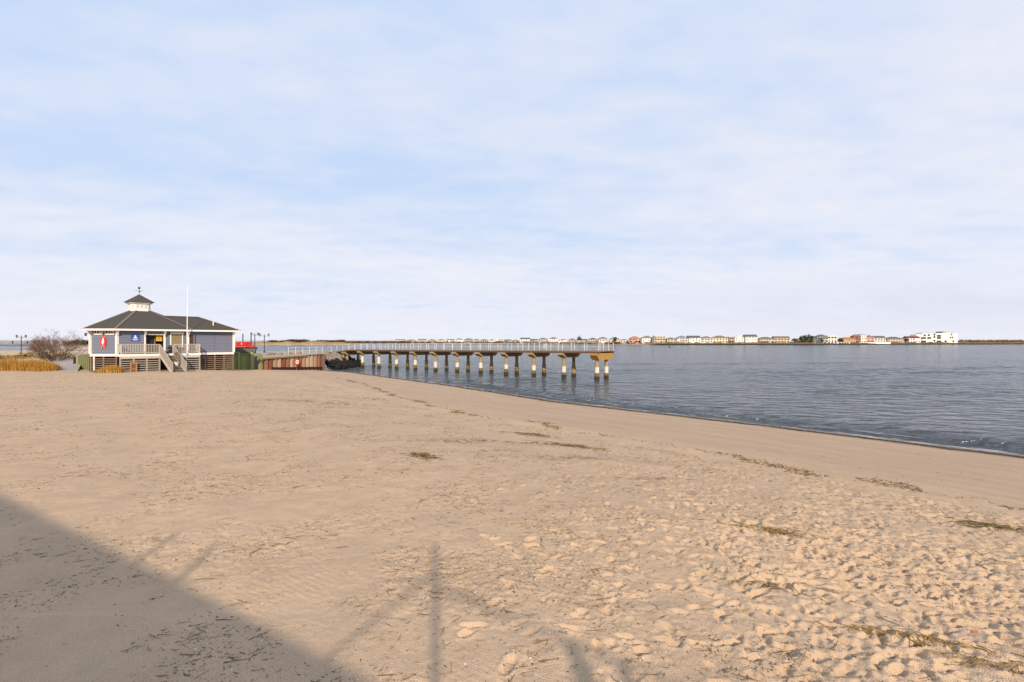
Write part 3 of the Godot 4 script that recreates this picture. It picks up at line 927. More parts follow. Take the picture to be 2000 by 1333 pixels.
func make_deck(h: Node3D) -> void:
	var DZ := 1.5
	var dk := MB.new()
	dk.span(Vector3(0.0, FLOOR - 0.16, 0.04), Vector3(8.03, FLOOR - 0.05, DZ))
	obj("deck", dk, M.grey_wood, h)
	for w in [[Vector2(-0.02, DZ), Vector2(3.70, DZ)], [Vector2(5.12, DZ), Vector2(8.05, DZ)], [Vector2(3.72, DZ - 0.02), Vector2(5.10, DZ - 0.02)], [Vector2(-0.03, 0.1), Vector2(-0.03, DZ)]]:
		put("skirt_board", bar_along(w[0], w[1], FLOOR - 0.14, 0.27, 0.05, 0.03), M.trim, h)
	# wider beam below the skirt board
	for w in [[Vector2(0.0, DZ), Vector2(3.75, DZ)], [Vector2(5.1, DZ), Vector2(8.0, DZ)]]:
		put("rim_beam", bar_along(w[0], w[1], FLOOR - 0.40, 0.24, 0.08, -0.04), M.pale_wood, h)
	# railings
	var bal := box_mesh(Vector3(0.045, 0.86, 0.045))
	for r in [[0.08, 3.72], [5.12, 7.95]]:
		put("top_rail", bar_along(Vector2(r[0], DZ), Vector2(r[1], DZ), FLOOR + 1.08, 0.07, 0.13, -0.06), M.pale_wood, h)
		put("bottom_rail", bar_along(Vector2(r[0], DZ), Vector2(r[1], DZ), FLOOR + 0.13, 0.07, 0.06, -0.06), M.pale_wood, h)
		var k: int = int((r[1] - r[0]) / 0.155)
		for i in k: put("baluster", bal, M.pale_wood, h, Vector3(r[0] + 0.08 + i * 0.155, FLOOR + 0.60, DZ - 0.06))
		for x in [r[0], r[1]]: put("rail_post", box_mesh(Vector3(0.12, 1.14, 0.12)), M.pale_wood, h, Vector3(x, FLOOR + 0.55, DZ - 0.06))
	for r in [[0.08, 0.15, DZ], [7.95, 0.15, DZ]]:
		var tr := MB.new()
		tr.beam(Vector3(r[0], FLOOR + 1.08, r[1]), Vector3(r[0], FLOOR + 1.08, r[2] - 0.14), 0.13, 0.07)
		obj("top_rail", tr, M.pale_wood, h)
		for i in 8: put("baluster", bal, M.pale_wood, h, Vector3(r[0], FLOOR + 0.60, 0.25 + i * 0.15))
	# stairs
	var foot := 5.75
	var n := 11
	for i in n:
		var t := float(i + 1) / (n + 1)
		put("tread", box_mesh(Vector3(1.30, 0.05, 0.34)), M.grey_wood, h, Vector3(4.41, lerpf(FLOOR - 0.08, SAND, t), lerpf(DZ + 0.04, foot, t)))
		put("riser", box_mesh(Vector3(1.26, 0.13, 0.03)), M.grey_wood, h, Vector3(4.41, lerpf(FLOOR - 0.08, SAND, t) - 0.09, lerpf(DZ + 0.04, foot, t) - 0.15))
	for x in [3.74, 5.09]:
		var st := MB.new()
		st.beam(Vector3(x, FLOOR - 0.2, DZ + 0.05), Vector3(x, SAND - 0.05, foot), 0.05, 0.30)
		obj("stringer", st, M.pale_wood, h)
		var rl := MB.new()
		rl.beam(Vector3(x, FLOOR + 1.06, DZ), Vector3(x, SAND + 1.10, foot), 0.13, 0.08)
		obj("handrail", rl, M.grey_wood, h)
		var lr := MB.new()
		lr.beam(Vector3(x, FLOOR + 0.14, DZ), Vector3(x, SAND + 0.25, foot), 0.06, 0.08)
		obj("bottom_rail", lr, M.grey_wood, h)
		for i in 26:
			var t := (i + 0.6) / 26.5
			put("baluster", bal, M.grey_wood, h, Vector3(x, lerpf(FLOOR + 0.60, SAND + 0.67, t), lerpf(DZ, foot, t)))
		put("newel_post", box_mesh(Vector3(0.13, 1.45, 0.13)), M.grey_wood, h, Vector3(x, SAND + 0.55, foot + 0.06))
	# slatted base: posts, horizontal slats, and a black backing for the crawl space
	var sets := [[Vector2(-1.9, -2.2), Vector2(-0.02, -0.02), M.brown_wood, 1.7], [Vector2(0.0, DZ - 0.12), Vector2(3.75, DZ - 0.12), M.grey_wood, 1.25], [Vector2(5.1, DZ - 0.12), Vector2(7.98, DZ - 0.12), M.grey_wood, 1.45],
		[Vector2(8.05, -0.06), Vector2(12.42, -0.06), M.brown_wood, 1.1], [Vector2(12.42, -0.06), Vector2(12.42, -6.2), M.brown_wood, 1.5], [Vector2(0.05, -9.0), Vector2(-1.9, -2.25), M.brown_wood, 1.6]]
	for s in sets:
		var a: Vector2 = s[0]; var b: Vector2 = s[1]
		var L := a.distance_to(b)
		var y := SAND + 0.06
		while y < FLOOR - 0.34:
			put("slat", bar_along(a, b, y, 0.105, 0.025, 0.02), s[2], h)
			y += 0.25
		var np := maxi(1, int(round(L / s[3])))
		for i in np + 1:
			var p := a.lerp(b, float(i) / np)
			put("base_post", box_mesh(Vector3(0.15, FLOOR - 0.3 - SAND + 0.3, 0.12)), s[2], h, Vector3(p.x, (FLOOR - 0.3 + SAND - 0.3) * 0.5, p.y), Basis(Vector3.UP, atan2(-(b - a).y, (b - a).x)))
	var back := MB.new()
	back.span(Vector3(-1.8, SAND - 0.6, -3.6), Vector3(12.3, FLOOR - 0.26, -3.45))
	obj("shade_backing", back, M.dark, h)  # black colour paints in the shade seen between the slats
	var dp := MB.new()
	var c0 := Vector2(-1.9, -2.2).lerp(Vector2.ZERO, 0.16) + Vector2(-0.09, 0.075)
	dp.tube(PackedVector3Array([Vector3(c0.x, FLOOR - 0.1, c0.y), Vector3(c0.x, SAND - 0.05, c0.y)]), PackedFloat32Array([0.10, 0.085]), 8)
	obj("drain_pipe", dp, M.white, h)

# ---------------------------------------------------------------- the pier
func make_pier() -> void:
	var turn := PI - atan2(0.622, 0.783)
	var pier := thing("fishing_pier", "long concrete pier on paired round columns with a thin white railing", "pier", Vector3(11.07, 0, -66.7), turn)
	var top := func(x: float) -> float:
		var y := 3.74 - 0.0069 * x
		if x > 54.0: y -= 0.085 * (x - 54.0)
		return y
	var W0 := -0.85
	var W1 := 3.40
	# deck: slab and the rusty girders under its edges
	var ends := [-0.75, 5.08, 15.24, 25.4, 35.56, 45.72, 54.0, 62.5]
	for i in ends.size() - 1:
		var a: float = ends[i]; var b: float = ends[i + 1]
		var s := MB.new()
		s.beam(Vector3(a, top.call(a) - 0.06, (W0 + W1) * 0.5), Vector3(b, top.call(b) - 0.06, (W0 + W1) * 0.5), W1 - W0, 0.12)
		obj("deck_slab", s, M.concrete_dark, pier)
		for z in [W0 + 0.12, W1 - 0.12]:
			var g := MB.new()
			g.beam(Vector3(a, top.call(a) - 0.225, z), Vector3(b, top.call(b) - 0.225, z), 0.18, 0.21)
			obj("girder", g, M.girder, pier)
	# bents
	for i in 13:
		var x := 5.08 * i
		var y: float = top.call(x) - 0.33
		var low := 0.25 if i == 0 else 0.0
		var cap := MB.new()
		var pts := [Vector2(W0 - 0.12, y), Vector2(W1 + 0.12, y), Vector2(W1 + 0.12, y - 0.26), Vector2(W1 - 0.50, y - 0.62 - low), Vector2(W0 + 0.50, y - 0.62 - low), Vector2(W0 - 0.12, y - 0.26)]
		var hw := 0.45 if i > 0 else 0.55
		for k in 6:
			var p: Vector2 = pts[k]; var q: Vector2 = pts[(k + 1) % 6]
			cap.quad(Vector3(x - hw, p.y, p.x), Vector3(x - hw, q.y, q.x), Vector3(x + hw, q.y, q.x), Vector3(x + hw, p.y, p.x))
		for k in range(1, 5):
			cap.tri(Vector3(x + hw, pts[0].y, pts[0].x), Vector3(x + hw, pts[k].y, pts[k].x), Vector3(x + hw, pts[k + 1].y, pts[k + 1].x))
			cap.tri(Vector3(x - hw, pts[0].y, pts[0].x), Vector3(x - hw, pts[k + 1].y, pts[k + 1].x), Vector3(x - hw, pts[k].y, pts[k].x))
		obj("cap_beam", cap, M.ochre if i == 0 else M.cap, pier)
		for k in 2:
			var z := 0.0 if k == 0 else 2.55
			var r := 0.23
			var col := MB.new()
			col.lathe(Vector3(x, 0, z), [[r, -2.6], [r, y - 0.60]], 14)
			var co := obj("column", col, M.cap, pier)
			rng.seed = 300 + i * 2 + k
			var jt := (1.55 if i < 9 else 2.1) + rng.randf_range(-0.12, 0.12)
			var jm := jt - (0.85 if i < 9 else 1.15) * rng.randf_range(0.75, 1.15)
			if i == 11: jt = 1.9; jm = 1.3
			var jk := MB.new()
			jk.lathe(Vector3(x, 0, z), [[r, jt + 0.02], [r + 0.065, jt], [r + 0.065, jm]].map(func(p): return p), 14)
			# profile runs downwards there, so build it upwards
			jk = MB.new()
			jk.lathe(Vector3(x, 0, z), [[r + 0.065, jm], [r + 0.065, jt], [r, jt + 0.03]], 14)
			obj("jacket", jk, (M.jacket if k == 0 or i == 0 else M.jacket_tan) if i != 11 else M.jacket_tan, co)
			var td := MB.new()
			td.lathe(Vector3(x, 0, z), [[r + 0.09, 0.38], [r + 0.08, jm - 0.02], [r + 0.065, jm + rng.randf_range(0.02, 0.06)]], 14)
			obj("tidal_band", td, M.tidal, co)
			var al := MB.new()
			al.lathe(Vector3(x, 0, z), [[r + 0.10, -2.6], [r + 0.11, 0.30], [r + 0.085, 0.42]], 14)
			obj("algae_band", al, M.algae, co)
	# railing on both sides and across the end
	var post := box_mesh(Vector3(0.040, 1.06, 0.040))
	for side in 2:
		var z := W0 + 0.06 if side == 0 else W1 - 0.06
		var x := -0.65
		while x < 61.5:
			put("rail_post", post, M.trim, pier, Vector3(x, top.call(x) + 0.53, z))
			x += 2.03
		for r in [1.05, 0.55]:
			for s in [[-0.65, 54.0], [54.0, 61.5]]:
				var b := MB.new()
				b.beam(Vector3(s[0], top.call(s[0]) + r, z), Vector3(s[1], top.call(s[1]) + r, z), 0.025, 0.026 if r > 1.0 else 0.010)
				obj("rail", b, M.trim, pier)
	for r in [1.05, 0.55]:
		var b := MB.new()
		b.beam(Vector3(-0.65, top.call(-0.65) + r, W0 + 0.06), Vector3(-0.65, top.call(-0.65) + r, W1 - 0.06), 0.025, 0.026 if r > 1.0 else 0.010)
		obj("rail", b, M.trim, pier)
	for z in [0.6, 2.0]: put("rail_post", post, M.trim, pier, Vector3(-0.65, top.call(-0.65) + 0.53, z))
	for x in [56.2, 58.9, 61.2]:
		var tp := MB.new()
		tp.rod(Vector3(x, -2.0, W0 + 0.25), Vector3(x, top.call(x) - 0.45, W0 + 0.25), 0.13, 0.12, 8)
		obj("timber_pile", tp, M.grey_wood, pier)
	var sx := 7.6
	var nb := thing("pier_notice_board", "pale grey notice board fixed to the pier railing near the pier's outer end", "sign", pier.transform * Vector3(sx, top.call(sx) + 0.28, W0 + 0.01), turn + PI)
	put("board", box_mesh(Vector3(0.62, 0.60, 0.03)), mat(0.55, 0.55, 0.53, 0.7), nb, Vector3(0, 0.32, 0.0))
	for q in 4: put("caption", box_mesh(Vector3(0.42, 0.03, 0.006)), mat(0.3, 0.3, 0.3), nb, Vector3(0, 0.50 - q * 0.11, 0.018))

# ---------------------------------------------------------------- walls, promenade, rocks
func make_waterfront() -> void:
	var pr := MB.new()
	pr.prism([Vector2(-46.5, -74.4), Vector2(-38.2, -77.0), Vector2(-33.3, -86.6), Vector2(-37.0, -92), Vector2(-38.8, -104), Vector2(-45, -114), Vector2(-80, -114), Vector2(-80, -84)], -1.0, 2.72)
	structure(obj("promenade", pr, M.promenade))
	# rusty sheet piling
	var turn := deg_to_rad(63.0)
	var wall := thing("sheet_pile_wall", "rusty and pale streaked steel sheet pile wall below the promenade at the water's edge", "wall", Vector3(-37.6, 0, -76), turn)
	rng.seed = 41
	var L := 12.35
	var n := 16
	var w := L / n
	for i in n:
		var m := MB.new()
		var x := i * w
		var t0 := 2.44 + 0.030 * x; var t1 := 2.44 + 0.030 * (x + w)
		var b := -0.8
		var sec := [[0.0, 0.0], [0.16, 0.0], [0.28, 0.20], [0.66, 0.20], [0.78, 0.0], [w, 0.0]]
		sec[3][0] = w - 0.16; sec[4][0] = w - 0.04
		for k in 5:
			var p: Array = sec[k]; var q: Array = sec[k + 1]
			m.quad(Vector3(x + p[0], b, p[1]), Vector3(x + q[0], b, q[1]), Vector3(x + q[0], t1, q[1]), Vector3(x + p[0], t0, p[1]))
			m.quad(Vector3(x + q[0], b, q[1] - 0.03), Vector3(x + p[0], b, p[1] - 0.03), Vector3(x + p[0], t0, p[1] - 0.03), Vector3(x + q[0], t1, q[1] - 0.03))
		var pick := [0, 2, 0, 1, 3, 0, 2, 3, 1, 2, 1, 3, 3, 1, 2, 0]
		obj("sheet_pile", m, M.rust[pick[i]], wall)
	var foot := MB.new()
	foot.beam(Vector3(2.0, 0.80, 0.24), Vector3(L, 0.42, 0.24), 0.05, 0.42)
	obj("rust_band", foot, mat(0.16, 0.05, 0.03, 0.9, M.fine_t, 1.0), wall)
	var capb := MB.new()
	capb.beam(Vector3(0.4, 2.58, 0.06), Vector3(L, 2.93, 0.06), 0.62, 0.26)
	obj("cap_beam", capb, M.concrete, wall)
	var wale := MB.new()
	wale.beam(Vector3(0.4, 2.34, 0.29), Vector3(8.6, 2.58, 0.29), 0.14, 0.20)
	obj("wale", wale, M.brown_wood, wall)
	for x in [0.55, 12.45]:
		put("end_post", box_mesh(Vector3(0.42, 3.9, 0.42)), M.green_wood[1] if x < 5 else M.brown_wood, wall, Vector3(x - 0.4, 1.15 if x < 5 else 0.85, 0.12))
	var ns := thing("warning_sign", "small red and white warning sign on a post before the rusty sheet piling", "sign", wall.transform * Vector3(6.3, 0.62, 0.60), turn)
	put("post", box_mesh(Vector3(0.07, 1.2, 0.05)), M.brown_wood, ns, Vector3(0, 0.3, 0))
	put("board", box_mesh(Vector3(0.86, 0.86, 0.04)), M.red, ns, Vector3(0, 1.05, 0.05))
	var oc := MB.new()
	var pts := []
	for q in 8: pts.append(Vector2(0.34 * cos(TAU * (8 - q) / 8 + 0.39), 0.34 * sin(TAU * (8 - q) / 8 + 0.39)))
	oc.prism(pts, 0.0, 0.01)
	put("panel", oc.mesh(), M.trim, ns, Vector3(0, 1.05, 0.072), Basis(Vector3.RIGHT, PI / 2))
	for q in 2: put("lettering", box_mesh(Vector3(0.44, 0.09, 0.006)), M.red_pale, ns, Vector3(0, 1.12 - 0.16 * q, 0.085))
	# white railing along the promenade edge
	var rl := thing("promenade_railing", "white metal railing along the promenade above the sheet piling", "railing", wall.transform * Vector3(5.4, 2.72, -0.25), turn)
	for i in 6: put("rail_post", box_mesh(Vector3(0.04, 1.30, 0.04)), M.trim, rl, Vector3(i * 1.38, 0.65 + 0.002 * i, 0))
	for y in [0.72, 1.26]:
		var b := MB.new()
		b.beam(Vector3(0, y, 0), Vector3(6.9, y, 0), 0.03, 0.03)
		obj("rail", b, M.trim, rl)
	# green plank bulkhead behind the pavilion's right end, with its concrete cap
	var gt := atan2(-1.0, -3.2)
	var gw := thing("green_plank_bulkhead", "mossy green plank bulkhead with a pale concrete cap beside the pavilion's right end", "wall", Vector3(-46.4, 0, -73.3), atan2(2.5, 8.4))
	for i in 24:
		put("plank", box_mesh(Vector3(0.345, 3.4, 0.08)), M.sunlit_mossy_wood[rng.randi() % 3], gw, Vector3(0.2 + i * 0.357, 1.62 + rng.randf_range(-0.02, 0.02), rng.randf_range(0.0, 0.03)))
	for x in [4.9, 6.6, 8.3]: put("pile", box_mesh(Vector3(0.26, 3.5, 0.22)), M.sunlit_mossy_wood[1], gw, Vector3(x, 1.6, 0.15))
	put("wale", box_mesh(Vector3(8.7, 0.22, 0.14)), M.sunlit_mossy_wood[2], gw, Vector3(4.3, 3.12, 0.11))
	put("cap_beam", box_mesh(Vector3(8.9, 0.55, 0.75)), mat(0.46, 0.45, 0.40, 0.9, M.fine_t, 2.0), gw, Vector3(4.3, 3.60, -0.15))
	# low green plank wall at the other end of the pavilion
	var g2 := thing("green_ramp_wall", "low green plank wall between the ramp and the pavilion's slatted base", "wall", Vector3(-55.3, 0, -65.2), atan2(-5.4, 6.2))
	for i in 19:
		put("plank", box_mesh(Vector3(0.40, 2.3, 0.07)), M.green_wood[(i * 7) % 3], g2, Vector3(0.25 + i * 0.415, 1.92, rng.randf_range(0.0, 0.02)))
	put("top_board", box_mesh(Vector3(8.0, 0.07, 0.20)), M.green_wood[1], g2, Vector3(4.0, 3.11, 0.0))
	put("end_post", box_mesh(Vector3(0.40, 1.9, 0.30)), M.concrete, g2, Vector3(-0.1, 2.2, 0.0))
	var bl := thing("dark_bollard", "short dark post standing at the head of the ramp", "bollard", Vector3(-56.6, 1.75, -66.2))
	var bm := MB.new()
	bm.lathe(Vector3.ZERO, [[0.14, 0.0], [0.14, 1.05], [0.10, 1.12], [0.0, 1.14]], 10)
	obj("post", bm, M.dark, bl)
	var bc := MB.new()
	bc.lathe(Vector3(0, 1.14, 0), [[0.0, 0.0], [0.11, 0.0], [0.09, 0.06], [0.0, 0.09]], 10)
	obj("cap", bc, M.metal, bl)
	# ramp from the sand up to the lot
	var ramp := MB.new()
	var a := Vector3(-50.0, 1.43, -58.6); var b := Vector3(-53.4, 1.43, -57.9)
	var c := Vector3(-65.5, 2.40, -72.0); var d := Vector3(-60.4, 2.40, -72.0)
	ramp.quad(b + Vector3(0, 0.03, 0), a + Vector3(0, 0.03, 0), d + Vector3(0, 0.12, 0), c + Vector3(0, 0.12, 0))
	for e in [[a, d], [d, c], [c, b], [b, a]]:
		ramp.quad(e[0] - Vector3(0, 0.5, 0), e[1] - Vector3(0, 0.5, 0), e[1] + Vector3(0, 0.07, 0), e[0] + Vector3(0, 0.07, 0))
	structure(obj("ramp_path", ramp, M.promenade))
	var kb := MB.new()
	kb.beam(a + Vector3(0.1, 0.05, 0), d + Vector3(0.1, 0.16, 0), 0.22, 0.26)
	var k := obj("ramp_kerb", kb, M.concrete)
	structure(k)

func rock_mesh(sd: int) -> ArrayMesh:
	var f := FastNoiseLite.new()
	f.seed = sd
	f.frequency = 0.9
	var faces := []
	for s in [[1, 1, 1], [1, 1, -1], [1, -1, 1], [1, -1, -1], [-1, 1, 1], [-1, 1, -1], [-1, -1, 1], [-1, -1, -1]]:
		var p := [Vector3(s[0], 0, 0), Vector3(0, s[1], 0), Vector3(0, 0, s[2])]
		if s[0] * s[1] * s[2] < 0: p.reverse()
		faces.append(p)
	for it in 2:
		var nf := []
		for q in faces:
			var ab: Vector3 = ((q[0] + q[1]) * 0.5).normalized(); var bc: Vector3 = ((q[1] + q[2]) * 0.5).normalized(); var ca: Vector3 = ((q[2] + q[0]) * 0.5).normalized()
			nf.append([q[0], ab, ca]); nf.append([ab, q[1], bc]); nf.append([ca, bc, q[2]]); nf.append([ab, bc, ca])
		faces = nf
	var m := MB.new()
	var sh := func(v: Vector3) -> Vector3:
		var k := v / maxf(maxf(absf(v.x), absf(v.y)), absf(v.z))
		return v.lerp(k, 0.45) * (0.80 + 0.42 * f.get_noise_3dv(v * 1.4)) * Vector3(1.0, 0.72, 0.85)
	for q in faces: m.tri(sh.call(q[0]), sh.call(q[1]), sh.call(q[2]))
	return m.mesh()

func make_rocks() -> void:
	var shapes := []
	for i in 5: shapes.append(rock_mesh(50 + i))
	rng.seed = 61
	for i in 84:
		var t := rng.randf()
		var up := rng.randf()
		# the heap leans on the promenade's end wall and spills into the water under the pier
		var base := Vector2(-33.8, -88.6).lerp(Vector2(-36.6, -104.5), t)
		var out := lerpf(5.2, 0.3, up) * (0.5 + 0.5 * t + 0.25)
		var p := base + Vector2(0.92, -0.25) * out
		var y := lerpf(0.05, 2.35, up) + rng.randf_range(-0.15, 0.2)
		var wet := y < 1.40
		var r := rng.randf_range(0.6, 1.15)
		var o := put("boulder", shapes[i % 5], M.rock[2] if wet else M.rock[rng.randi() % 2], self, Vector3(p.x, y, p.y), Basis(Vector3.UP, rng.randf() * TAU).rotated(Vector3.RIGHT, rng.randf_range(-0.5, 0.5)).scaled(Vector3.ONE * r))
		tag(o, "wet black boulder low in the heap under the pier" if wet else "dry tan or grey boulder high in the heap under the pier", "boulder", "wet boulders under the pier" if wet else "dry boulders under the pier")
	for i in 14:
		var p := Vector2(-39.2, -79.0).lerp(Vector2(-36.2, -93.0), i / 13.0) + Vector2(rng.randf_range(-2.8, -0.4), rng.randf_range(-0.6, 0.6))
		var o := put("boulder", shapes[i % 5], M.rock[i % 2], self, Vector3(p.x, 2.78, p.y), Basis(Vector3.UP, rng.randf() * TAU).scaled(Vector3.ONE * rng.randf_range(0.35, 0.62)))
		tag(o, "pale boulder lying on the promenade behind the sheet piling", "boulder", "boulders along the promenade")

func make_lamps() -> void:
	var specs := [[Vector3(-94.0, 0, -98.0), 0.10, 3.75, "black twin-arm street lamp standing in the sandy lot beside the bare shrub"],
		[Vector3(-48.4, 2.72, -100.0), 0.25, 3.75, "black twin-arm street lamp on the promenade between pavilion and pier"],
		[Vector3(-46.5, 2.72, -92.5), 1.25, 3.85, "black twin-arm street lamp seen edge-on beside the red barge"]]
	for s in specs:
		var p: Vector3 = s[0]
		if p.y == 0.0: p.y = height_at(p.x, p.z) - 0.03
		var l := thing("street_lamp", s[3], "street lamp", p, s[1], "twin-arm street lamps")
		var hgt: float = s[2]
		var post := MB.new()
		post.lathe(Vector3.ZERO, [[0.20, 0.0], [0.20, 0.25], [0.11, 0.35], [0.085, 0.6], [0.07, hgt - 0.5], [0.09, hgt - 0.45], [0.04, hgt - 0.2], [0.0, hgt]], 10)
		obj("post", post, M.metal, l)
		for q in [-1.0, 1.0]:
			var arm := MB.new()
			var pts := PackedVector3Array()
			var rad := PackedFloat32Array()
			for k in 9:
				var t := k / 8.0
				pts.append(Vector3(q * 0.80 * t, hgt - 0.55 + 0.22 * sin(t * PI * 0.5) - 0.20 * sin(t * PI) + 0.28 * t, 0))
				rad.append(0.032)
			arm.tube(pts, rad, 6)
			obj("arm", arm, M.metal, l)
			var ln := Node3D.new()
			ln.name = "lantern"
			l.add_child(ln, true)
			ln.position = Vector3(q * 0.80, hgt - 0.52, 0)
			var lg := MB.new()
			lg.lathe(Vector3.ZERO, [[0.0, 0.0], [0.08, 0.0], [0.15, 0.30]], 6)
			obj("glass", lg, M.lamp_glass, ln)
			var lc := MB.new()
			lc.lathe(Vector3(0, 0.30, 0), [[0.20, 0.0], [0.17, 0.06], [0.06, 0.18], [0.0, 0.30]], 6)
			lc.lathe(Vector3.ZERO, [[0.0, -0.12], [0.07, -0.06], [0.10, 0.02]], 6)
			for w in 6:
				var a := TAU * w / 6
				lc.beam(Vector3(sin(a) * 0.085, 0.0, cos(a) * 0.085), Vector3(sin(a) * 0.155, 0.30, cos(a) * 0.155), 0.025, 0.025)
			obj("cap", lc, M.metal, ln)

# ---------------------------------------------------------------- plants at the left
func blade(m: MB, p: Vector3, len: float, lean: Vector3, w: float) -> void:
	var side := lean.cross(Vector3.UP).normalized() * w
	if side.length_squared() < 1e-9: side = Vector3(w, 0, 0)
	var q := p + Vector3(0, len * 0.55, 0) + lean * 0.30
	var e := p + Vector3(0, len * 0.95, 0) + lean
	m.quad(p - side, p + side, q + side * 0.8, q - side * 0.8)
	m.tri(q - side * 0.8, q + side * 0.8, e)

func grass_clump(at: Vector2, rx: float, rz: float, tall: float, count: int, label: String, sd: int) -> void:
	rng.seed = sd
	var y0 := height_at(at.x, at.y) - 0.05
	var t := thing("grass_clump", label, "grass", Vector3(at.x, y0, at.y), 0.0, "clumps of tall golden grass")
	for part in 2:
		var m := MB.new()
		m.use_col = true
		for i in count / 2:
			var a := rng.randf() * TAU
			var r := sqrt(rng.randf())
			var p := Vector3(cos(a) * r * rx, 0, sin(a) * r * rz)
			p.y = height_at(at.x + p.x, at.y + p.z) - y0 - 0.06
			var len := tall * rng.randf_range(0.55, 1.0) * (1.0 - 0.35 * r * r)
			var lean := Vector3(rng.randfn() * 0.22 + p.x * 0.12, 0, rng.randfn() * 0.22 + p.z * 0.12) * len
			var v := rng.randf_range(0.75, 1.15)
			if part == 0: m.col = Color(0.60 * v, 0.35 * v, 0.075 * v)
			else: m.col = Color(0.42 * v, 0.21 * v, 0.045 * v) if rng.randf() < 0.7 else Color(0.17 * v, 0.14 * v, 0.04 * v)
			blade(m, p, len, lean, rng.randf_range(0.008, 0.018))
		obj("blades", m, M.straw, t)

func grow(m: MB, tw: MB, p: Vector3, dir: Vector3, len: float, r: float, depth: int) -> void:
	var q := p
	var d := dir
	var pts := PackedVector3Array([p]); var rad := PackedFloat32Array([r])
	for k in 3:
		d = (d + Vector3(rng.randfn(), rng.randfn() * 0.6 + 0.15, rng.randfn()) * 0.16).normalized()
		q += d * len / 3.0
		pts.append(q); rad.append(maxf(r * (1.0 - 0.16 * (k + 1)), 0.0085))
	(m if depth > 1 else tw).tube(pts, rad, 5 if depth > 2 else 3, false)
	if depth == 0: return
	var n := 4
	for i in n:
		var t := rng.randf_range(0.4, 1.0)
		var b: Vector3 = pts[1 + mini(2, int(t * 3.0))]
		if i == 0: b = q
		grow(m, tw, b, (d + Vector3(rng.randfn(), rng.randfn() * 0.5 + 0.2, rng.randfn()) * 0.62).normalized(), len * rng.randf_range(0.55, 0.78), rad[3] * 0.74, depth - 1)

func make_plants() -> void:
	var spots := [[Vector2(-54.0, -59.6), 1.2, 0.9, 1.25, "small golden grass clump nearest the ramp at the edge of the tall grass"], [Vector2(-55.4, -60.2), 1.5, 1.2, 1.65, "tall golden grass clump second from the ramp"], [Vector2(-57.1, -60.4), 1.7, 1.3, 1.75, "tall golden grass clump third from the ramp"],
		[Vector2(-59.3, -60.6), 1.7, 1.3, 1.85, "tall golden grass clump at the picture's edge, fourth from the ramp"], [Vector2(-61.6, -61.5), 1.8, 1.3, 1.8, "tall golden grass clump farthest from the ramp"]]
	for i in spots.size():
		var s: Array = spots[i]
		grass_clump(s[0], s[1], s[2], s[3], 2600, s[4], 700 + i)
	grass_clump(Vector2(-44.0, -56.3), 1.15, 0.7, 1.15, 1500, "golden grass clump against the pavilion's slatted base", 711)
	grass_clump(Vector2(-45.6, -56.7), 0.75, 0.5, 0.62, 700, "low golden grass tuft at the pavilion's chamfered corner", 712)
	# bare many-stemmed shrub behind the ramp
	rng.seed = 88
	var p := Vector3(-62.2, 0, -69.5)
	p.y = height_at(p.x, p.z) - 0.1
	var sh := thing("bare_shrub", "bare reddish many-stemmed shrub spreading behind the ramp", "shrub", p)
	var m := MB.new(); var tw := MB.new()
	for i in 10:
		var a := TAU * i / 10 + rng.randf_range(-0.3, 0.3)
		var tilt := rng.randf_range(0.10, 1.0)
		grow(m, tw, Vector3(cos(a) * 0.15, 0, sin(a) * 0.15), Vector3(cos(a) * tilt, 1.0 - 0.35 * tilt, sin(a) * tilt).normalized(), rng.randf_range(1.7, 2.3), 0.105, 4)
	obj("branches", m, M.bark, sh)
	obj("twigs", tw, M.twig, sh)
	# low brush behind the ramp and round the lot: one mass
	var mm := MultiMesh.new()
	mm.transform_format = MultiMesh.TRANSFORM_3D
	mm.use_colors = true
	mm.mesh = bush_mesh(5, 90)
	mm.instance_count = 150
	for i in 150:
		var x := rng.randf_range(-78, -55.5); var z := rng.randf_range(-84, -72.8)
		var s := rng.randf_range(0.35, 0.8)
		mm.set_instance_transform(i, Transform3D(Basis(Vector3.UP, rng.randf() * TAU).scaled(Vector3(s * 1.4, s * 0.7, s * 1.4)), Vector3(x, height_at(x, z) + s * 0.2, z)))
		mm.set_instance_color(i, Color(0.26, 0.17, 0.06) if rng.randf() < 0.6 else (Color(0.12, 0.13, 0.05) if rng.randf() < 0.5 else Color(0.22, 0.09, 0.05)))
	var o := MultiMeshInstance3D.new()
	o.name = "lot_brush"
	o.multimesh = mm
	o.material_override = M.leaf
	add_child(o)
	tag(o, "low brown and green brush covering the lot behind the ramp", "brush", "", "stuff")

func bush_mesh(sd: int, faces: int) -> ArrayMesh:            # leaf-sized faces gathered in clumps through a ball
	var r := RandomNumberGenerator.new()
	r.seed = sd
	var m := MB.new()
	var hubs := []
	for i in 9:
		var v := Vector3(r.randfn(), r.randfn() * 0.8, r.randfn()).normalized() * r.randf_range(0.3, 0.8)
		hubs.append(v)
	for i in faces:
		var h: Vector3 = hubs[r.randi() % 9]
		var p := h + Vector3(r.randfn(), r.randfn(), r.randfn()) * 0.20
		var d := Vector3(r.randfn(), r.randfn(), r.randfn()).normalized() * r.randf_range(0.10, 0.22)
		var e := d.cross(Vector3(r.randfn(), r.randfn(), r.randfn())).normalized() * r.randf_range(0.06, 0.14)
		m.tri(p - d, p + e, p + d)
		m.tri(p - d, p - e, p + d)
	return m.mesh()

# ---------------------------------------------------------------- far shores
const SHORE_PX := [600.0, 760.0, 1000.0, 1190.0, 1300.0, 1550.0, 1800.0, 2050.0, 2300.0]
const SHORE_D := [1150.0, 1050.0, 880.0, 720.0, 650.0, 660.0, 720.0, 800.0, 900.0]

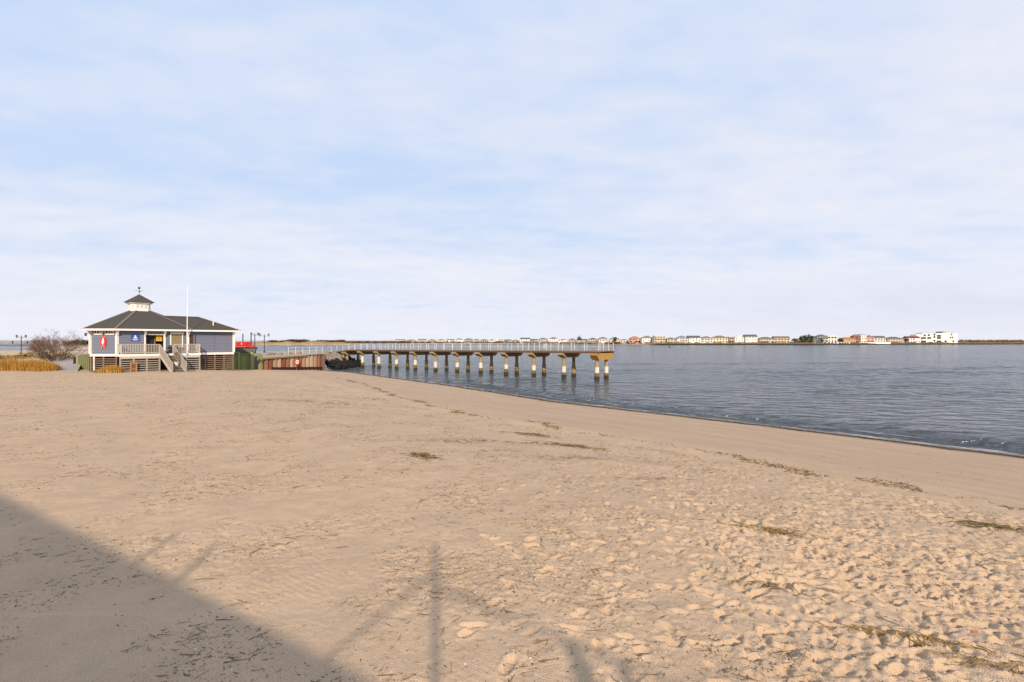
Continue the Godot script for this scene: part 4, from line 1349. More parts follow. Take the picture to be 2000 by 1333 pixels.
func far_depth(x: float) -> float:
	for i in SHORE_PX.size() - 1:
		if x < SHORE_PX[i + 1]: return lerpf(SHORE_D[i], SHORE_D[i + 1], clampf((x - SHORE_PX[i]) / (SHORE_PX[i + 1] - SHORE_PX[i]), 0.0, 1.0))
	return SHORE_D[-1]

func ribbon(called: String, cols: Array, shade: Array) -> void:    # cols: [x per depth, rows of [depth, height]]; shade: one colour per row
	var V := PackedVector3Array(); var C := PackedColorArray(); var idx := PackedInt32Array()
	var nr: int = cols[0][1].size()
	rng.seed = called.hash() & 0xffff
	for c in cols:
		for r in nr:
			var d: float = c[1][r][0]
			V.append(Vector3(c[0] * d, c[1][r][1], -d))
			var k := rng.randf_range(0.85, 1.12)
			var s: Color = shade[r] if c.size() < 3 else c[2][r]
			C.append(Color(s.r * k, s.g * k, s.b * k))
	for i in cols.size() - 1:
		for r in nr - 1:
			var a := i * nr + r; var b := a + nr
			idx.append_array([a, a + 1, b, b, a + 1, b + 1])
	var st := SurfaceTool.new()
	st.begin(Mesh.PRIMITIVE_TRIANGLES)
	for i in V.size():
		st.set_color(C[i]); st.add_vertex(V[i])
	for i in idx: st.add_index(i)
	st.generate_normals()
	structure(put(called, st.commit(), M.land))

func scatter(called: String, label: String, category: String, list: Array) -> void:   # list of [position, scale, colour]
	var mm := MultiMesh.new()
	mm.transform_format = MultiMesh.TRANSFORM_3D
	mm.use_colors = true
	mm.mesh = bush_mesh(6, 70)
	mm.instance_count = list.size()
	for i in list.size():
		mm.set_instance_transform(i, Transform3D(Basis(Vector3.UP, rng.randf() * TAU).scaled(list[i][1]), list[i][0]))
		mm.set_instance_color(i, list[i][2])
	var o := MultiMeshInstance3D.new()
	o.name = called
	o.multimesh = mm
	o.material_override = M.leaf
	add_child(o)
	tag(o, label, category, "", "stuff")

func far_tree(p: Vector3, r: float, hgt: float, col: Color, label: String, group: String, sd: int) -> void:
	var t := thing("evergreen_tree", label, "tree", p, 0.0, group)
	var tr := MB.new()
	tr.rod(Vector3.ZERO, Vector3(0, hgt * 0.7, 0), 0.05 * hgt, 0.02 * hgt, 6)
	tr.rod(Vector3(0, hgt * 0.35, 0), Vector3(r * 0.5, hgt * 0.7, 0), 0.02 * hgt, 0.01 * hgt, 5)
	tr.rod(Vector3(0, hgt * 0.30, 0), Vector3(-r * 0.5, hgt * 0.65, r * 0.2), 0.02 * hgt, 0.01 * hgt, 5)
	obj("trunk", tr, M.bark, t)
	var c := put("crown", bush_mesh(sd, 420), mat(col.r, col.g, col.b, 0.9), t, Vector3(0, hgt * 0.58, 0), Basis.from_scale(Vector3(r, hgt * 0.46, r)))

func house_mesh_roof(kind: String, w: float, d: float, y: float, rise: float) -> MB:
	var m := MB.new()
	var o := 0.5
	var a := Vector3(-w / 2 - o, y, d / 2 + o); var b := Vector3(w / 2 + o, y, d / 2 + o)
	var c := Vector3(w / 2 + o, y, -d / 2 - o); var e := Vector3(-w / 2 - o, y, -d / 2 - o)
	if kind == "flat":
		m.box(Vector3(0, y + 0.25, 0), Vector3(w + 0.5, 0.5, d + 0.5))
		return m
	if kind == "front":                                            # gable turned to the water
		var p := Vector3(0, y + rise, d / 2 + o); var q := Vector3(0, y + rise, -d / 2 - o)
		m.quad(b, c, q, p); m.quad(e, a, p, q); m.tri(a, b, p); m.tri(c, e, q)
	else:
		var inset := 0.0 if kind == "side" else minf(w, d) * 0.5 + o - 0.05
		if kind == "hip": inset = minf(inset, w / 2 + o - 0.05)
		var p := Vector3(-w / 2 - o + inset, y + rise, 0); var q := Vector3(w / 2 + o - inset, y + rise, 0)
		m.quad(a, b, q, p); m.quad(c, e, p, q); m.tri(b, c, q); m.tri(e, a, p)
	m.quad(e, c, b, a)
	return m

func make_far_shore() -> void:
	# the land itself: beach at the pier's side, revetment and gardens farther along
	var cols := []
	var x := 640.0
	while x < 2300.0:
		var d := far_depth(x)
		var u := (x - 1000.0) / F
		var sandy := smoothstep(1290.0, 1235.0, x)
		var w1 := lerpf(0.8, 12.0, sandy)
		var s1 := Color(0.035, 0.030, 0.027).lerp(Color(0.56, 0.46, 0.36), sandy)
		var wild := smoothstep(1885.0, 1915.0, x)
		var s2 := Color(0.34, 0.27, 0.15).lerp(Color(0.50, 0.40, 0.30), sandy).lerp(Color(0.42, 0.26, 0.12), wild)
		cols.append([u, [[d, -0.6], [d + w1, lerpf(1.7, 0.9, sandy)], [d + w1 + 2.0, lerpf(1.75, 1.2, sandy)], [d + w1 + 9.0, 2.5], [d + 260.0, 2.6], [d + 300.0, -1.0]], [s1, s1, s2, s2, Color(0.28, 0.22, 0.12), Color(0.2, 0.2, 0.1)]])
		x += 9.0
	ribbon("far_shore", cols, [])
	# houses, listed along the shore: x from, x to, y of the ridge, wall, roof, roof kind, storeys
	var WALL := {"white": mat(0.82, 0.80, 0.76), "cream": mat(0.66, 0.58, 0.45), "grey": mat(0.42, 0.42, 0.42), "beige": mat(0.50, 0.42, 0.33), "pink": mat(0.60, 0.34, 0.26), "brown": mat(0.24, 0.12, 0.085), "tan": mat(0.55, 0.38, 0.22)}
	var ROOF := {"dark grey": mat(0.10, 0.10, 0.105), "brown": mat(0.20, 0.145, 0.115), "green": mat(0.16, 0.19, 0.14), "orange": mat(0.42, 0.18, 0.08), "dark red": mat(0.17, 0.05, 0.05), "blue grey": mat(0.17, 0.20, 0.24), "white": mat(0.62, 0.60, 0.57)}
	var behind := [[1212, 1227, 663.0, "white", "dark grey", "hip", 1], [1192, 1211, 659.0, "cream", "green", "hip", 2], [1170, 1187, 658.5, "white", "brown", "hip", 3], [1150, 1168, 660.0, "beige", "dark grey", "front", 2], [1128, 1148, 662.5, "grey", "dark grey", "side", 2],
		[1111, 1126, 661.5, "beige", "brown", "hip", 2], [1092, 1110, 662.5, "white", "blue grey", "front", 2], [1073, 1090, 658.8, "white", "brown", "hip", 3], [1052, 1071, 660.0, "grey", "green", "hip", 2], [1036, 1050, 662.5, "grey", "dark grey", "side", 2],
		[1017, 1035, 660.0, "white", "dark grey", "side", 3], [1000, 1013, 664.0, "beige", "brown", "hip", 1], [985, 998, 663.5, "grey", "dark grey", "side", 1], [968, 982, 662.5, "cream", "white", "flat", 2], [955, 966, 663.0, "white", "dark grey", "front", 2],
		[938, 952, 663.0, "grey", "dark grey", "hip", 1], [924, 936, 662.5, "beige", "brown", "hip", 2], [907, 922, 660.8, "grey", "blue grey", "hip", 2], [889, 904, 661.3, "white", "brown", "hip", 2], [872, 886, 663.0, "white", "dark grey", "side", 1],
		[853, 868, 663.0, "cream", "brown", "hip", 2], [836, 849, 663.0, "beige", "brown", "front", 1], [816, 831, 662.8, "white", "dark grey", "side", 2], [793, 811, 663.5, "grey", "brown", "hip", 1], [772, 789, 663.0, "white", "brown", "side", 2]]
	var beyond := [[1231, 1252, 657.0, "pink", "orange", "hip", 2], [1255, 1276, 656.2, "white", "green", "hip", 3], [1279, 1300, 656.2, "cream", "white", "flat", 3], [1303, 1322, 659.5, "beige", "brown", "hip", 2], [1324, 1344, 656.0, "white", "blue grey", "hip", 3], [1346, 1369, 656.0, "white", "dark grey", "side", 3],
		[1371, 1393, 657.2, "white", "brown", "hip", 2], [1395, 1423, 655.8, "cream", "brown", "hip", 2], [1425, 1434, 658.5, "tan", "brown", "flat", 2], [1436, 1453, 655.0, "white", "white", "front", 3], [1458, 1480, 653.8, "white", "dark grey", "side", 3], [1486, 1513, 658.5, "cream", "dark grey", "hip", 2],
		[1516, 1544, 657.0, "cream", "brown", "side", 2], [1561, 1594, 663.0, "beige", "brown", "side", 1], [1598, 1618, 653.8, "grey", "dark grey", "hip", 2], [1620, 1636, 655.8, "white", "white", "flat", 2], [1648, 1672, 659.2, "tan", "orange", "front", 2], [1668, 1682, 653.4, "brown", "brown", "hip", 3], [1683, 1693, 653.4, "white", "brown", "flat", 3],
		[1695, 1708, 655.0, "pink", "brown", "hip", 2], [1710, 1731, 656.5, "white", "dark grey", "side", 2], [1737, 1765, 658.3, "beige", "dark grey", "hip", 2], [1776, 1799, 657.0, "white", "dark red", "side", 2]]
	var ord := ["first", "second", "third", "fourth", "fifth", "sixth", "seventh", "eighth", "ninth", "tenth", "eleventh", "twelfth", "thirteenth", "fourteenth", "fifteenth", "sixteenth", "seventeenth", "eighteenth", "nineteenth", "twentieth", "twenty-first", "twenty-second", "twenty-third", "twenty-fourth", "twenty-fifth"]
	var count := ["", "one-storey", "two-storey", "three-storey"]
	rng.seed = 500
	for side in 2:
		var list: Array = behind if side == 0 else beyond
		for i in list.size():
			var q: Array = list[i]
			var mid: float = (q[0] + q[1]) * 0.5
			var d := far_depth(mid) + rng.randf_range(14.0, 20.0)
			var w: float = (q[1] - q[0]) / F * d
			var dp := clampf(w * 0.8, 8.0, 13.0)
			var y0 := 2.3
			var ridge: float = EYE - (q[2] - 666.5) / F * d - y0
			var rise := 0.5 if q[5] == "flat" else minf(ridge * 0.3, 2.9)
			var wall := ridge - rise
			var where := "%s far house %s" % [ord[i], "behind the pier, counted from its end" if side == 0 else "past the pier end"]
			var desc: String = "%s %s, %s %s roof, %s" % [count[q[6]], q[3], q[4], {"flat": "flat", "hip": "hip", "front": "gable", "side": "gable"}[q[5]], where]
			var hs := thing("shore_house", desc, "house", Vector3((mid - 1000.0) / F * d, y0, -d - dp / 2), rng.randf_range(-0.12, 0.12) - (mid - 1000.0) / F * 0.25, "houses across the water")
			var m := MB.new()
			m.box(Vector3(0, wall / 2 - 0.3, 0), Vector3(w, wall + 0.6, dp))
			if q[5] == "side":
				for sx in [-1.0, 1.0]: m.tri(Vector3(sx * w / 2, wall, dp / 2 * sx), Vector3(sx * w / 2, wall, -dp / 2 * sx), Vector3(sx * w / 2, wall + rise * 0.95, 0))
			obj("wall", m, WALL[q[3]], hs)
			var rf := obj("roof", house_mesh_roof(q[5], w, dp, wall + 0.01, rise), ROOF[q[4]], hs)
			var n := maxi(2, int(w / 3.3))
			var fh: float = wall / q[6]
			var glass := M.glass as StandardMaterial3D
			for s in q[6]:
				var yy: float = fh * (s + 0.52)
				var loggia: bool = rng.randf() < 0.35
				for k in n:
					if rng.randf() < 0.10: continue
					var wx := -w / 2 + (k + 0.5) * w / n + rng.randf_range(-0.2, 0.2)
					var ww := rng.randf_range(1.1, 1.9) if not loggia else w / n * 0.78
					put("window", box_mesh(Vector3(ww, fh * 0.48, 0.08)), glass, hs, Vector3(wx, yy, dp / 2 + 0.03))
				if loggia and s > 0:
					var bal := MB.new()
					bal.box(Vector3(0, fh * s + 0.1, dp / 2 + 0.7), Vector3(w * 0.92, 0.18, 1.4))
					bal.box(Vector3(0, fh * s + 0.95, dp / 2 + 1.36), Vector3(w * 0.92, 0.10, 0.06))
					for k in int(w / 1.6): bal.box(Vector3(-w * 0.45 + k * 1.6, fh * s + 0.55, dp / 2 + 1.36), Vector3(0.10, 0.8, 0.06))
					obj("balcony", bal, WALL["white"], hs)
			if rng.randf() < 0.3:
				put("chimney", box_mesh(Vector3(0.8, 1.6, 0.8)), WALL["grey"], rf, Vector3(w * 0.2, wall + rise * 0.85, 0))
	# the long white apartment building
	var d := far_depth(1836.0) + 18.0
	var hw := 72.0 / F * d
	var ab := thing("apartment_building", "long white three-storey apartment building, last big building on the far shore", "building", Vector3(0.836 * d, 2.3, -d - 9.0), -0.16)
	var H := EYE - (651.0 - 666.5) / F * d - 2.3
	var bw := MB.new()
	for s in [[-0.5, -0.37, 0.86], [-0.365, -0.16, 1.0], [-0.155, -0.125, 1.04], [-0.12, 0.12, 1.0], [0.125, 0.28, 1.06], [0.285, 0.5, 0.95]]:
		bw.box(Vector3((s[0] + s[1]) * 0.5 * hw, H * s[2] * 0.5 - 0.2, -3.0 if s[2] < 1.0 else -2.0), Vector3((s[1] - s[0]) * hw, H * s[2] + 0.4, 16.0))
	obj("wall", bw, WALL["white"], ab)
	for s in [[-0.24, 0.22, 0.003], [0.0, 0.24, 0.003]]: put("roof", box_mesh(Vector3(s[1] * hw, 0.35, 16.4)), ROOF["dark grey"], ab, Vector3(s[0] * hw, H + 0.2, -2.0))
	var g := MB.new()
	g.tri(Vector3(0.12 * hw, H * 1.06, 6.2), Vector3(0.29 * hw, H * 1.06, 6.2), Vector3(0.13 * hw, H * 1.16, 6.2))
	g.quad(Vector3(0.12 * hw, H * 1.06, 6.2), Vector3(0.13 * hw, H * 1.16, 6.2), Vector3(0.13 * hw, H * 1.16, -9), Vector3(0.12 * hw, H * 1.06, -9))
	g.quad(Vector3(0.13 * hw, H * 1.16, 6.2), Vector3(0.29 * hw, H * 1.06, 6.2), Vector3(0.29 * hw, H * 1.06, -9), Vector3(0.13 * hw, H * 1.16, -9))
	obj("roof", g, ROOF["brown"], ab)
	for s in [[-0.42, 0.25, 0.06], [-0.31, 0.78, 0.05], [-0.33, 0.50, 0.10], [-0.20, 0.50, 0.085], [-0.21, 0.80, 0.05], [-0.33, 0.14, 0.10], [-0.07, 0.60, 0.045], [-0.07, 0.22, 0.045], [-0.07, 0.85, 0.045], [0.04, 0.72, 0.09], [0.04, 0.50, 0.09], [0.04, 0.14, 0.10], [0.33, 0.55, 0.03], [0.38, 0.55, 0.03], [0.36, 0.85, 0.03], [0.40, 0.16, 0.04], [0.20, 0.16, 0.05]]:
		put("window", box_mesh(Vector3(s[2] * hw * 1.1, H * 0.19, 0.1)), M.glass, ab, Vector3(s[0] * hw, H * s[1], (5.0 if s[0] > 0.285 or s[0] < -0.37 else 6.0) + 0.03))
	# trees and scrub between the houses
	var tl := [[1575, 653.0, 17.0, "large dark evergreen tree standing over a low beige house across the water"], [1566, 655.5, 10.0, "dark evergreen beside the largest tree on the far shore"], [1586, 656.0, 9.0, "smaller evergreen on the lee side of the largest far-shore tree"], [1604, 661.0, 9.0, "round green tree before the grey house across the water"], [1642, 660.0, 12.0, "round green tree between white shed and tan house across the water"], [1131, 656.5, 11.0, "greyish tall tree among the houses behind the pier"], [1202, 658.5, 9.0, "green tree close to the pier's end on the far shore"], [1552, 660.0, 12.0, "bare brownish tree between cream house and evergreens"], [1770, 660.5, 9.0, "brown bare tree next to the dark red roof"]]
	for i in tl.size():
		var q: Array = tl[i]
		var dd: float = far_depth(q[0]) + 13.0
		var col := Color(0.045, 0.065, 0.028) if i < 3 else Color(0.07, 0.085, 0.035)
		if i >= 7: col = Color(0.13, 0.085, 0.05)
		if i == 5: col = Color(0.14, 0.14, 0.10)
		far_tree(Vector3((q[0] - 1000.0) / F * dd, 2.2, -dd), q[2] / 2.0 * dd / F, EYE - (q[1] - 666.5) / F * dd - 2.2, col, q[3], "trees between the far houses", 900 + i)
	var list := []
	rng.seed = 71
	for i in 2600:
		var xx := rng.randf_range(655.0, 2050.0)
		if xx > 1215.0 and xx < 1880.0 and rng.randf() < 0.72: continue
		var dd := far_depth(xx) + rng.randf_range(7.0, 20.0)
		var s := rng.randf_range(0.7, 1.7)
		if xx > 1880.0:
			dd += rng.randf_range(10.0, 60.0); s *= 2.6
		if xx < 800.0: s *= 1.8
		var col := Color(0.22, 0.12, 0.06) if rng.randf() < 0.7 else Color(0.30, 0.20, 0.08)
		if xx > 1215.0 and xx < 1880.0: col = Color(0.30, 0.16, 0.07) if rng.randf() < 0.6 else Color(0.14, 0.14, 0.06)
		list.append([Vector3((xx - 1000.0) / F * dd, 2.3 + s * 0.4, -dd), Vector3(s * 1.9, s, s * 1.9), col])
	scatter("shore_scrub", "low brown winter scrub in front of the houses across the water", "scrub", list)
	# boat sheds, white fence
	var q := [[1609, 1637, 664.5, "pale boat shed at the water before the grey house"], [1638, 1660, 665.2, "low white boat shed before the round green tree"]]
	for e in q:
		var dd := far_depth(e[0]) + 6.0
		var w: float = (e[1] - e[0]) / F * dd
		var sh := thing("boat_shed", e[3], "shed", Vector3((e[0] + e[1] - 2000.0) * 0.5 / F * dd, 1.6, -dd - 2.0), -0.15)
		put("wall", box_mesh(Vector3(w, 2.0, 4.0)), WALL["white"], sh, Vector3(0, 1.0, 0))
		put("roof", box_mesh(Vector3(w + 0.6, 0.3, 4.6)), ROOF["blue grey"], sh, Vector3(0, 2.16, 0))
		for k in 4: put("door", box_mesh(Vector3(w * 0.16, 1.3, 0.1)), M.glass, sh, Vector3((k - 1.5) * w * 0.22, 0.9, 2.02))
	var dd := far_depth(1708.0) + 1.5
	var ww := thing("white_seawall", "long white garden wall at the water before pink and white houses", "wall", Vector3(0.708 * dd, 0.0, -dd - 0.6), -0.2)
	put("panel", box_mesh(Vector3(58.0 / F * dd, 2.4, 0.5)), WALL["white"], ww, Vector3(0, 2.3, 0))
	put("coping", box_mesh(Vector3(58.0 / F * dd + 0.4, 0.2, 0.8)), WALL["cream"], ww, Vector3(0, 3.6, 0))

func make_left_distance() -> void:
	# grassy dune island beyond the promenade
	var cols := []
	var hill := FastNoiseLite.new()
	hill.seed = 3; hill.frequency = 0.02
	for i in 50:
		var x := 470.0 + i * 5.0
		var d := 590.0 + 40.0 * hill.get_noise_1d(x)
		var fade := smoothstep(470.0, 510.0, x) * smoothstep(715.0, 650.0, x)
		var top := (4.6 + 1.0 * hill.get_noise_1d(x * 2.0 + 50.0)) * fade - 0.2
		cols.append([(x - 1000.0) / F, [[d, -0.5], [d + 14.0, 0.5 * fade - 0.2], [d + 30.0, top * 0.75], [d + 70.0, top], [d + 110.0, -1.0]]])
	ribbon("dune_island", cols, [Color(0.52, 0.40, 0.30), Color(0.52, 0.40, 0.30), Color(0.44, 0.28, 0.09), Color(0.40, 0.25, 0.08), Color(0.3, 0.2, 0.1)])
	var list := []
	rng.seed = 81
	for i in 500:
		var x := rng.randf_range(512.0, 668.0)
		var d := 655.0 + rng.randf_range(-6.0, 10.0)
		var s := rng.randf_range(0.9, 1.7) * (1.0 if x < 560.0 else 1.45) * (0.45 + 0.75 * clampf(0.5 + hill.get_noise_1d(x * 3.0) * 1.6, 0.0, 1.0))
		list.append([Vector3((x - 1000.0) / F * d, 3.9 + s * 0.5, -d), Vector3(s * 2.2, s, s * 2.0), Color(0.13, 0.075, 0.045) if rng.randf() < 0.6 else Color(0.12, 0.10, 0.04)])
	scatter("dune_thicket", "dark brown thicket along the crest of the dune island", "thicket", list)
	# low marsh and a wooded islet at the far left
	cols = []
	for i in 30:
		var x := -160.0 + i * 12.0
		var d := 500.0 + 25.0 * hill.get_noise_1d(x * 0.7)
		cols.append([(x - 1000.0) / F, [[d, -0.4], [d + 10.0, 0.7], [d + 90.0, 1.0], [d + 130.0, -1.0]]])
	ribbon("marsh_island", cols, [Color(0.16, 0.15, 0.06), Color(0.20, 0.17, 0.09), Color(0.27, 0.22, 0.20), Color(0.2, 0.15, 0.1)])
	cols = []
	for i in 26:
		var x := 84.0 + i * 6.0
		var d := 292.0
		var fade := smoothstep(84.0, 110.0, x) * smoothstep(234.0, 215.0, x)
		cols.append([(x - 1000.0) / F, [[d, -0.5], [d + 8.0, 1.2 * fade], [d + 26.0, 2.0 * fade], [d + 60.0, 2.0 * fade], [d + 90.0, -1.0]]])
	ribbon("wooded_islet", cols, [Color(0.52, 0.42, 0.32), Color(0.52, 0.42, 0.32), Color(0.40, 0.33, 0.2), Color(0.2, 0.16, 0.08), Color(0.2, 0.15, 0.1)])
	rng.seed = 82
	var names := ["first", "second", "third", "fourth", "fifth", "sixth", "seventh", "eighth"]
	for i in 8:
		var x: float = [126, 134, 143, 151, 158, 166, 173, 181][i]
		var d := 322.0 + rng.randf_range(-4.0, 6.0)
		far_tree(Vector3((x - 1000.0) / F * d, 1.8, -d), rng.randf_range(1.7, 2.2), rng.randf_range(3.6, 4.4) if i > 1 else 3.2, Color(0.055, 0.07, 0.03) if i > 1 else Color(0.16, 0.075, 0.04), "dark bushy tree on the islet, %s from the bare shrub towards the pavilion" % names[i], "trees on the islet", 950 + i)
	# long low bridge
	var a := Vector3(-1150, 7.6, -930); var b := Vector3(-905, 4.0, -1000)
	var br := thing("causeway_bridge", "long low road bridge on the horizon behind the lamp and bare shrub", "bridge", Vector3(a.x, 0, a.z), atan2(-(b - a).z, (b - a).x))
	var L := Vector2(b.x - a.x, b.z - a.z).length()
	var dk := MB.new()
	dk.beam(Vector3(0, a.y, 0), Vector3(L, b.y, 0), 9.0, 0.9)
	obj("deck", dk, M.concrete_dark, br)
	var pp := MB.new()
	pp.beam(Vector3(0, a.y + 0.7, 4.4), Vector3(L, b.y + 0.7, 4.4), 0.3, 0.5)
	obj("parapet", pp, M.concrete, br)
	for i in 11:
		var t := (i + 0.5) / 11.0
		put("pillar", box_mesh(Vector3(0.8, lerpf(a.y, b.y, t) + 2.0, 3.0)), M.concrete_dark, br, Vector3(L * t, (lerpf(a.y, b.y, t) - 2.6) * 0.5, 0))
	# red work barge with two spud poles
	var bg := thing("work_barge", "bright red work barge with two tall dark poles behind the pavilion", "barge", Vector3(-171.5, 0.25, -330), -0.42)
	var hull := MB.new()
	hull.prism([Vector2(-8.2, 2.6), Vector2(7.0, 2.6), Vector2(8.6, 0.0), Vector2(7.0, -2.6), Vector2(-8.2, -2.6)], -0.5, 0.75)
	obj("hull", hull, M.dark, bg)
	put("deckhouse", box_mesh(Vector3(9.6, 3.3, 4.2)), M.red, bg, Vector3(-1.9, 2.4, 0))
	put("deckhouse_roof", box_mesh(Vector3(9.9, 0.22, 4.4)), M.red_pale, bg, Vector3(-1.9, 4.16, 0))
	put("emblem", box_mesh(Vector3(0.9, 0.7, 0.05)), M.trim, bg, Vector3(-1.6, 2.9, 2.12))
	put("emblem", box_mesh(Vector3(0.35, 0.9, 0.05)), M.trim, bg, Vector3(-1.3, 2.95, 2.15))
	put("stripe", box_mesh(Vector3(9.4, 0.28, 0.05)), M.red_pale, bg, Vector3(-1.9, 1.05, 2.13))
	var bow := MB.new()
	bow.prism([Vector2(3.1, 1.9), Vector2(6.2, 1.7), Vector2(7.6, 0.0), Vector2(6.2, -1.7), Vector2(3.1, -1.9)], 0.75, 2.3)
	obj("foredeck", bow, M.red, bg)
	for p in [[-2.6, 9.4], [4.9, 9.8]]:
		var sp := MB.new()
		sp.rod(Vector3(p[0], -0.6, 0.3), Vector3(p[0], p[1], 0.3), 0.33, 0.33, 8)
		obj("spud_pole", sp, M.metal, bg)
	var fr := MB.new()
	for s in [-1.0, 1.0]:
		fr.beam(Vector3(3.4, 0.7, s * 1.2), Vector3(4.6, 5.2, s * 0.3), 0.2, 0.2)
		fr.beam(Vector3(7.0, 0.7, s * 1.2), Vector3(5.2, 5.0, s * 0.3), 0.2, 0.2)
	obj("gantry", fr, M.concrete_dark, bg)
	var by := thing("channel_buoy", "small dark red channel buoy floating in open water", "buoy", Vector3(123.2, -0.1, -400))
	var bm := MB.new()
	bm.lathe(Vector3.ZERO, [[0.0, -0.2], [0.75, 0.0], [0.75, 0.5], [0.4, 0.7], [0.16, 1.6], [0.0, 1.7]], 10)
	obj("float", bm, mat(0.10, 0.02, 0.03, 0.6), by)
	var bt := MB.new()
	bt.lathe(Vector3(0, 1.6, 0), [[0.0, 0.0], [0.25, 0.1], [0.25, 0.4], [0.0, 0.6]], 8)
	obj("topmark", bt, mat(0.16, 0.03, 0.03, 0.6), by)

# ---------------------------------------------------------------- what lies on the sand
func bit_mesh(kind: int) -> ArrayMesh:
	var m := MB.new()
	if kind == 0:                                                  # a curl of weed
		var p := [Vector3(-0.5, 0.0, 0), Vector3(-0.2, 0.10, 0.10), Vector3(0.15, 0.07, 0.06), Vector3(0.5, 0.02, -0.12)]
		for i in 3:
			var s := Vector3(0.02, 0.05, 0.085)
			m.quad(p[i] - s, p[i] + s, p[i + 1] + s, p[i + 1] - s)
			m.quad(p[i] - s + Vector3(0, -0.06, 0), p[i + 1] - s + Vector3(0, -0.06, 0), p[i + 1] - s, p[i] - s)
	elif kind == 1:                                                # a dry stalk
		m.tube(PackedVector3Array([Vector3(-0.5, 0.01, 0), Vector3(-0.1, 0.035, 0.05), Vector3(0.5, 0.012, 0.0)]), PackedFloat32Array([0.014, 0.016, 0.008]), 4, false)
	else:                                                          # a chip of shell or a pebble
		m.lathe(Vector3.ZERO, [[0.5, -0.1], [0.42, 0.16], [0.15, 0.30], [0.0, 0.32]], 6)
	return m.mesh()

func strew(called: String, label: String, category: String, kind: int, list: Array) -> void:   # list of [x, z, yaw, size, colour]
	var mm := MultiMesh.new()
	mm.transform_format = MultiMesh.TRANSFORM_3D
	mm.use_colors = true
	mm.mesh = bit_mesh(kind)
	mm.instance_count = list.size()
	for i in list.size():
		var q: Array = list[i]
		var b := Basis(Vector3.UP, q[2]).rotated(Vector3.RIGHT, rng.randf_range(-0.15, 0.15)).scaled_local(Vector3(q[3] * rng.randf_range(0.4, 1.25), q[3] * rng.randf_range(0.6, 1.5), q[3] * rng.randf_range(0.5, 1.7)))
		mm.set_instance_transform(i, Transform3D(b, Vector3(q[0], height_at(q[0], q[1]) + 0.0015, q[1])))
		mm.set_instance_color(i, q[4])
	var o := MultiMeshInstance3D.new()
	o.name = called
	o.multimesh = mm
	o.material_override = M.weed
	add_child(o)
	tag(o, label, category, "", "stuff")

func weed_colour() -> Color:
	var t := rng.randf()
	var k := rng.randf_range(0.75, 1.25)
	if t < 0.55: return Color(0.10 * k, 0.070 * k, 0.040 * k)
	if t < 0.85: return Color(0.21 * k, 0.145 * k, 0.070 * k)
	return Color(0.33 * k, 0.245 * k, 0.115 * k)

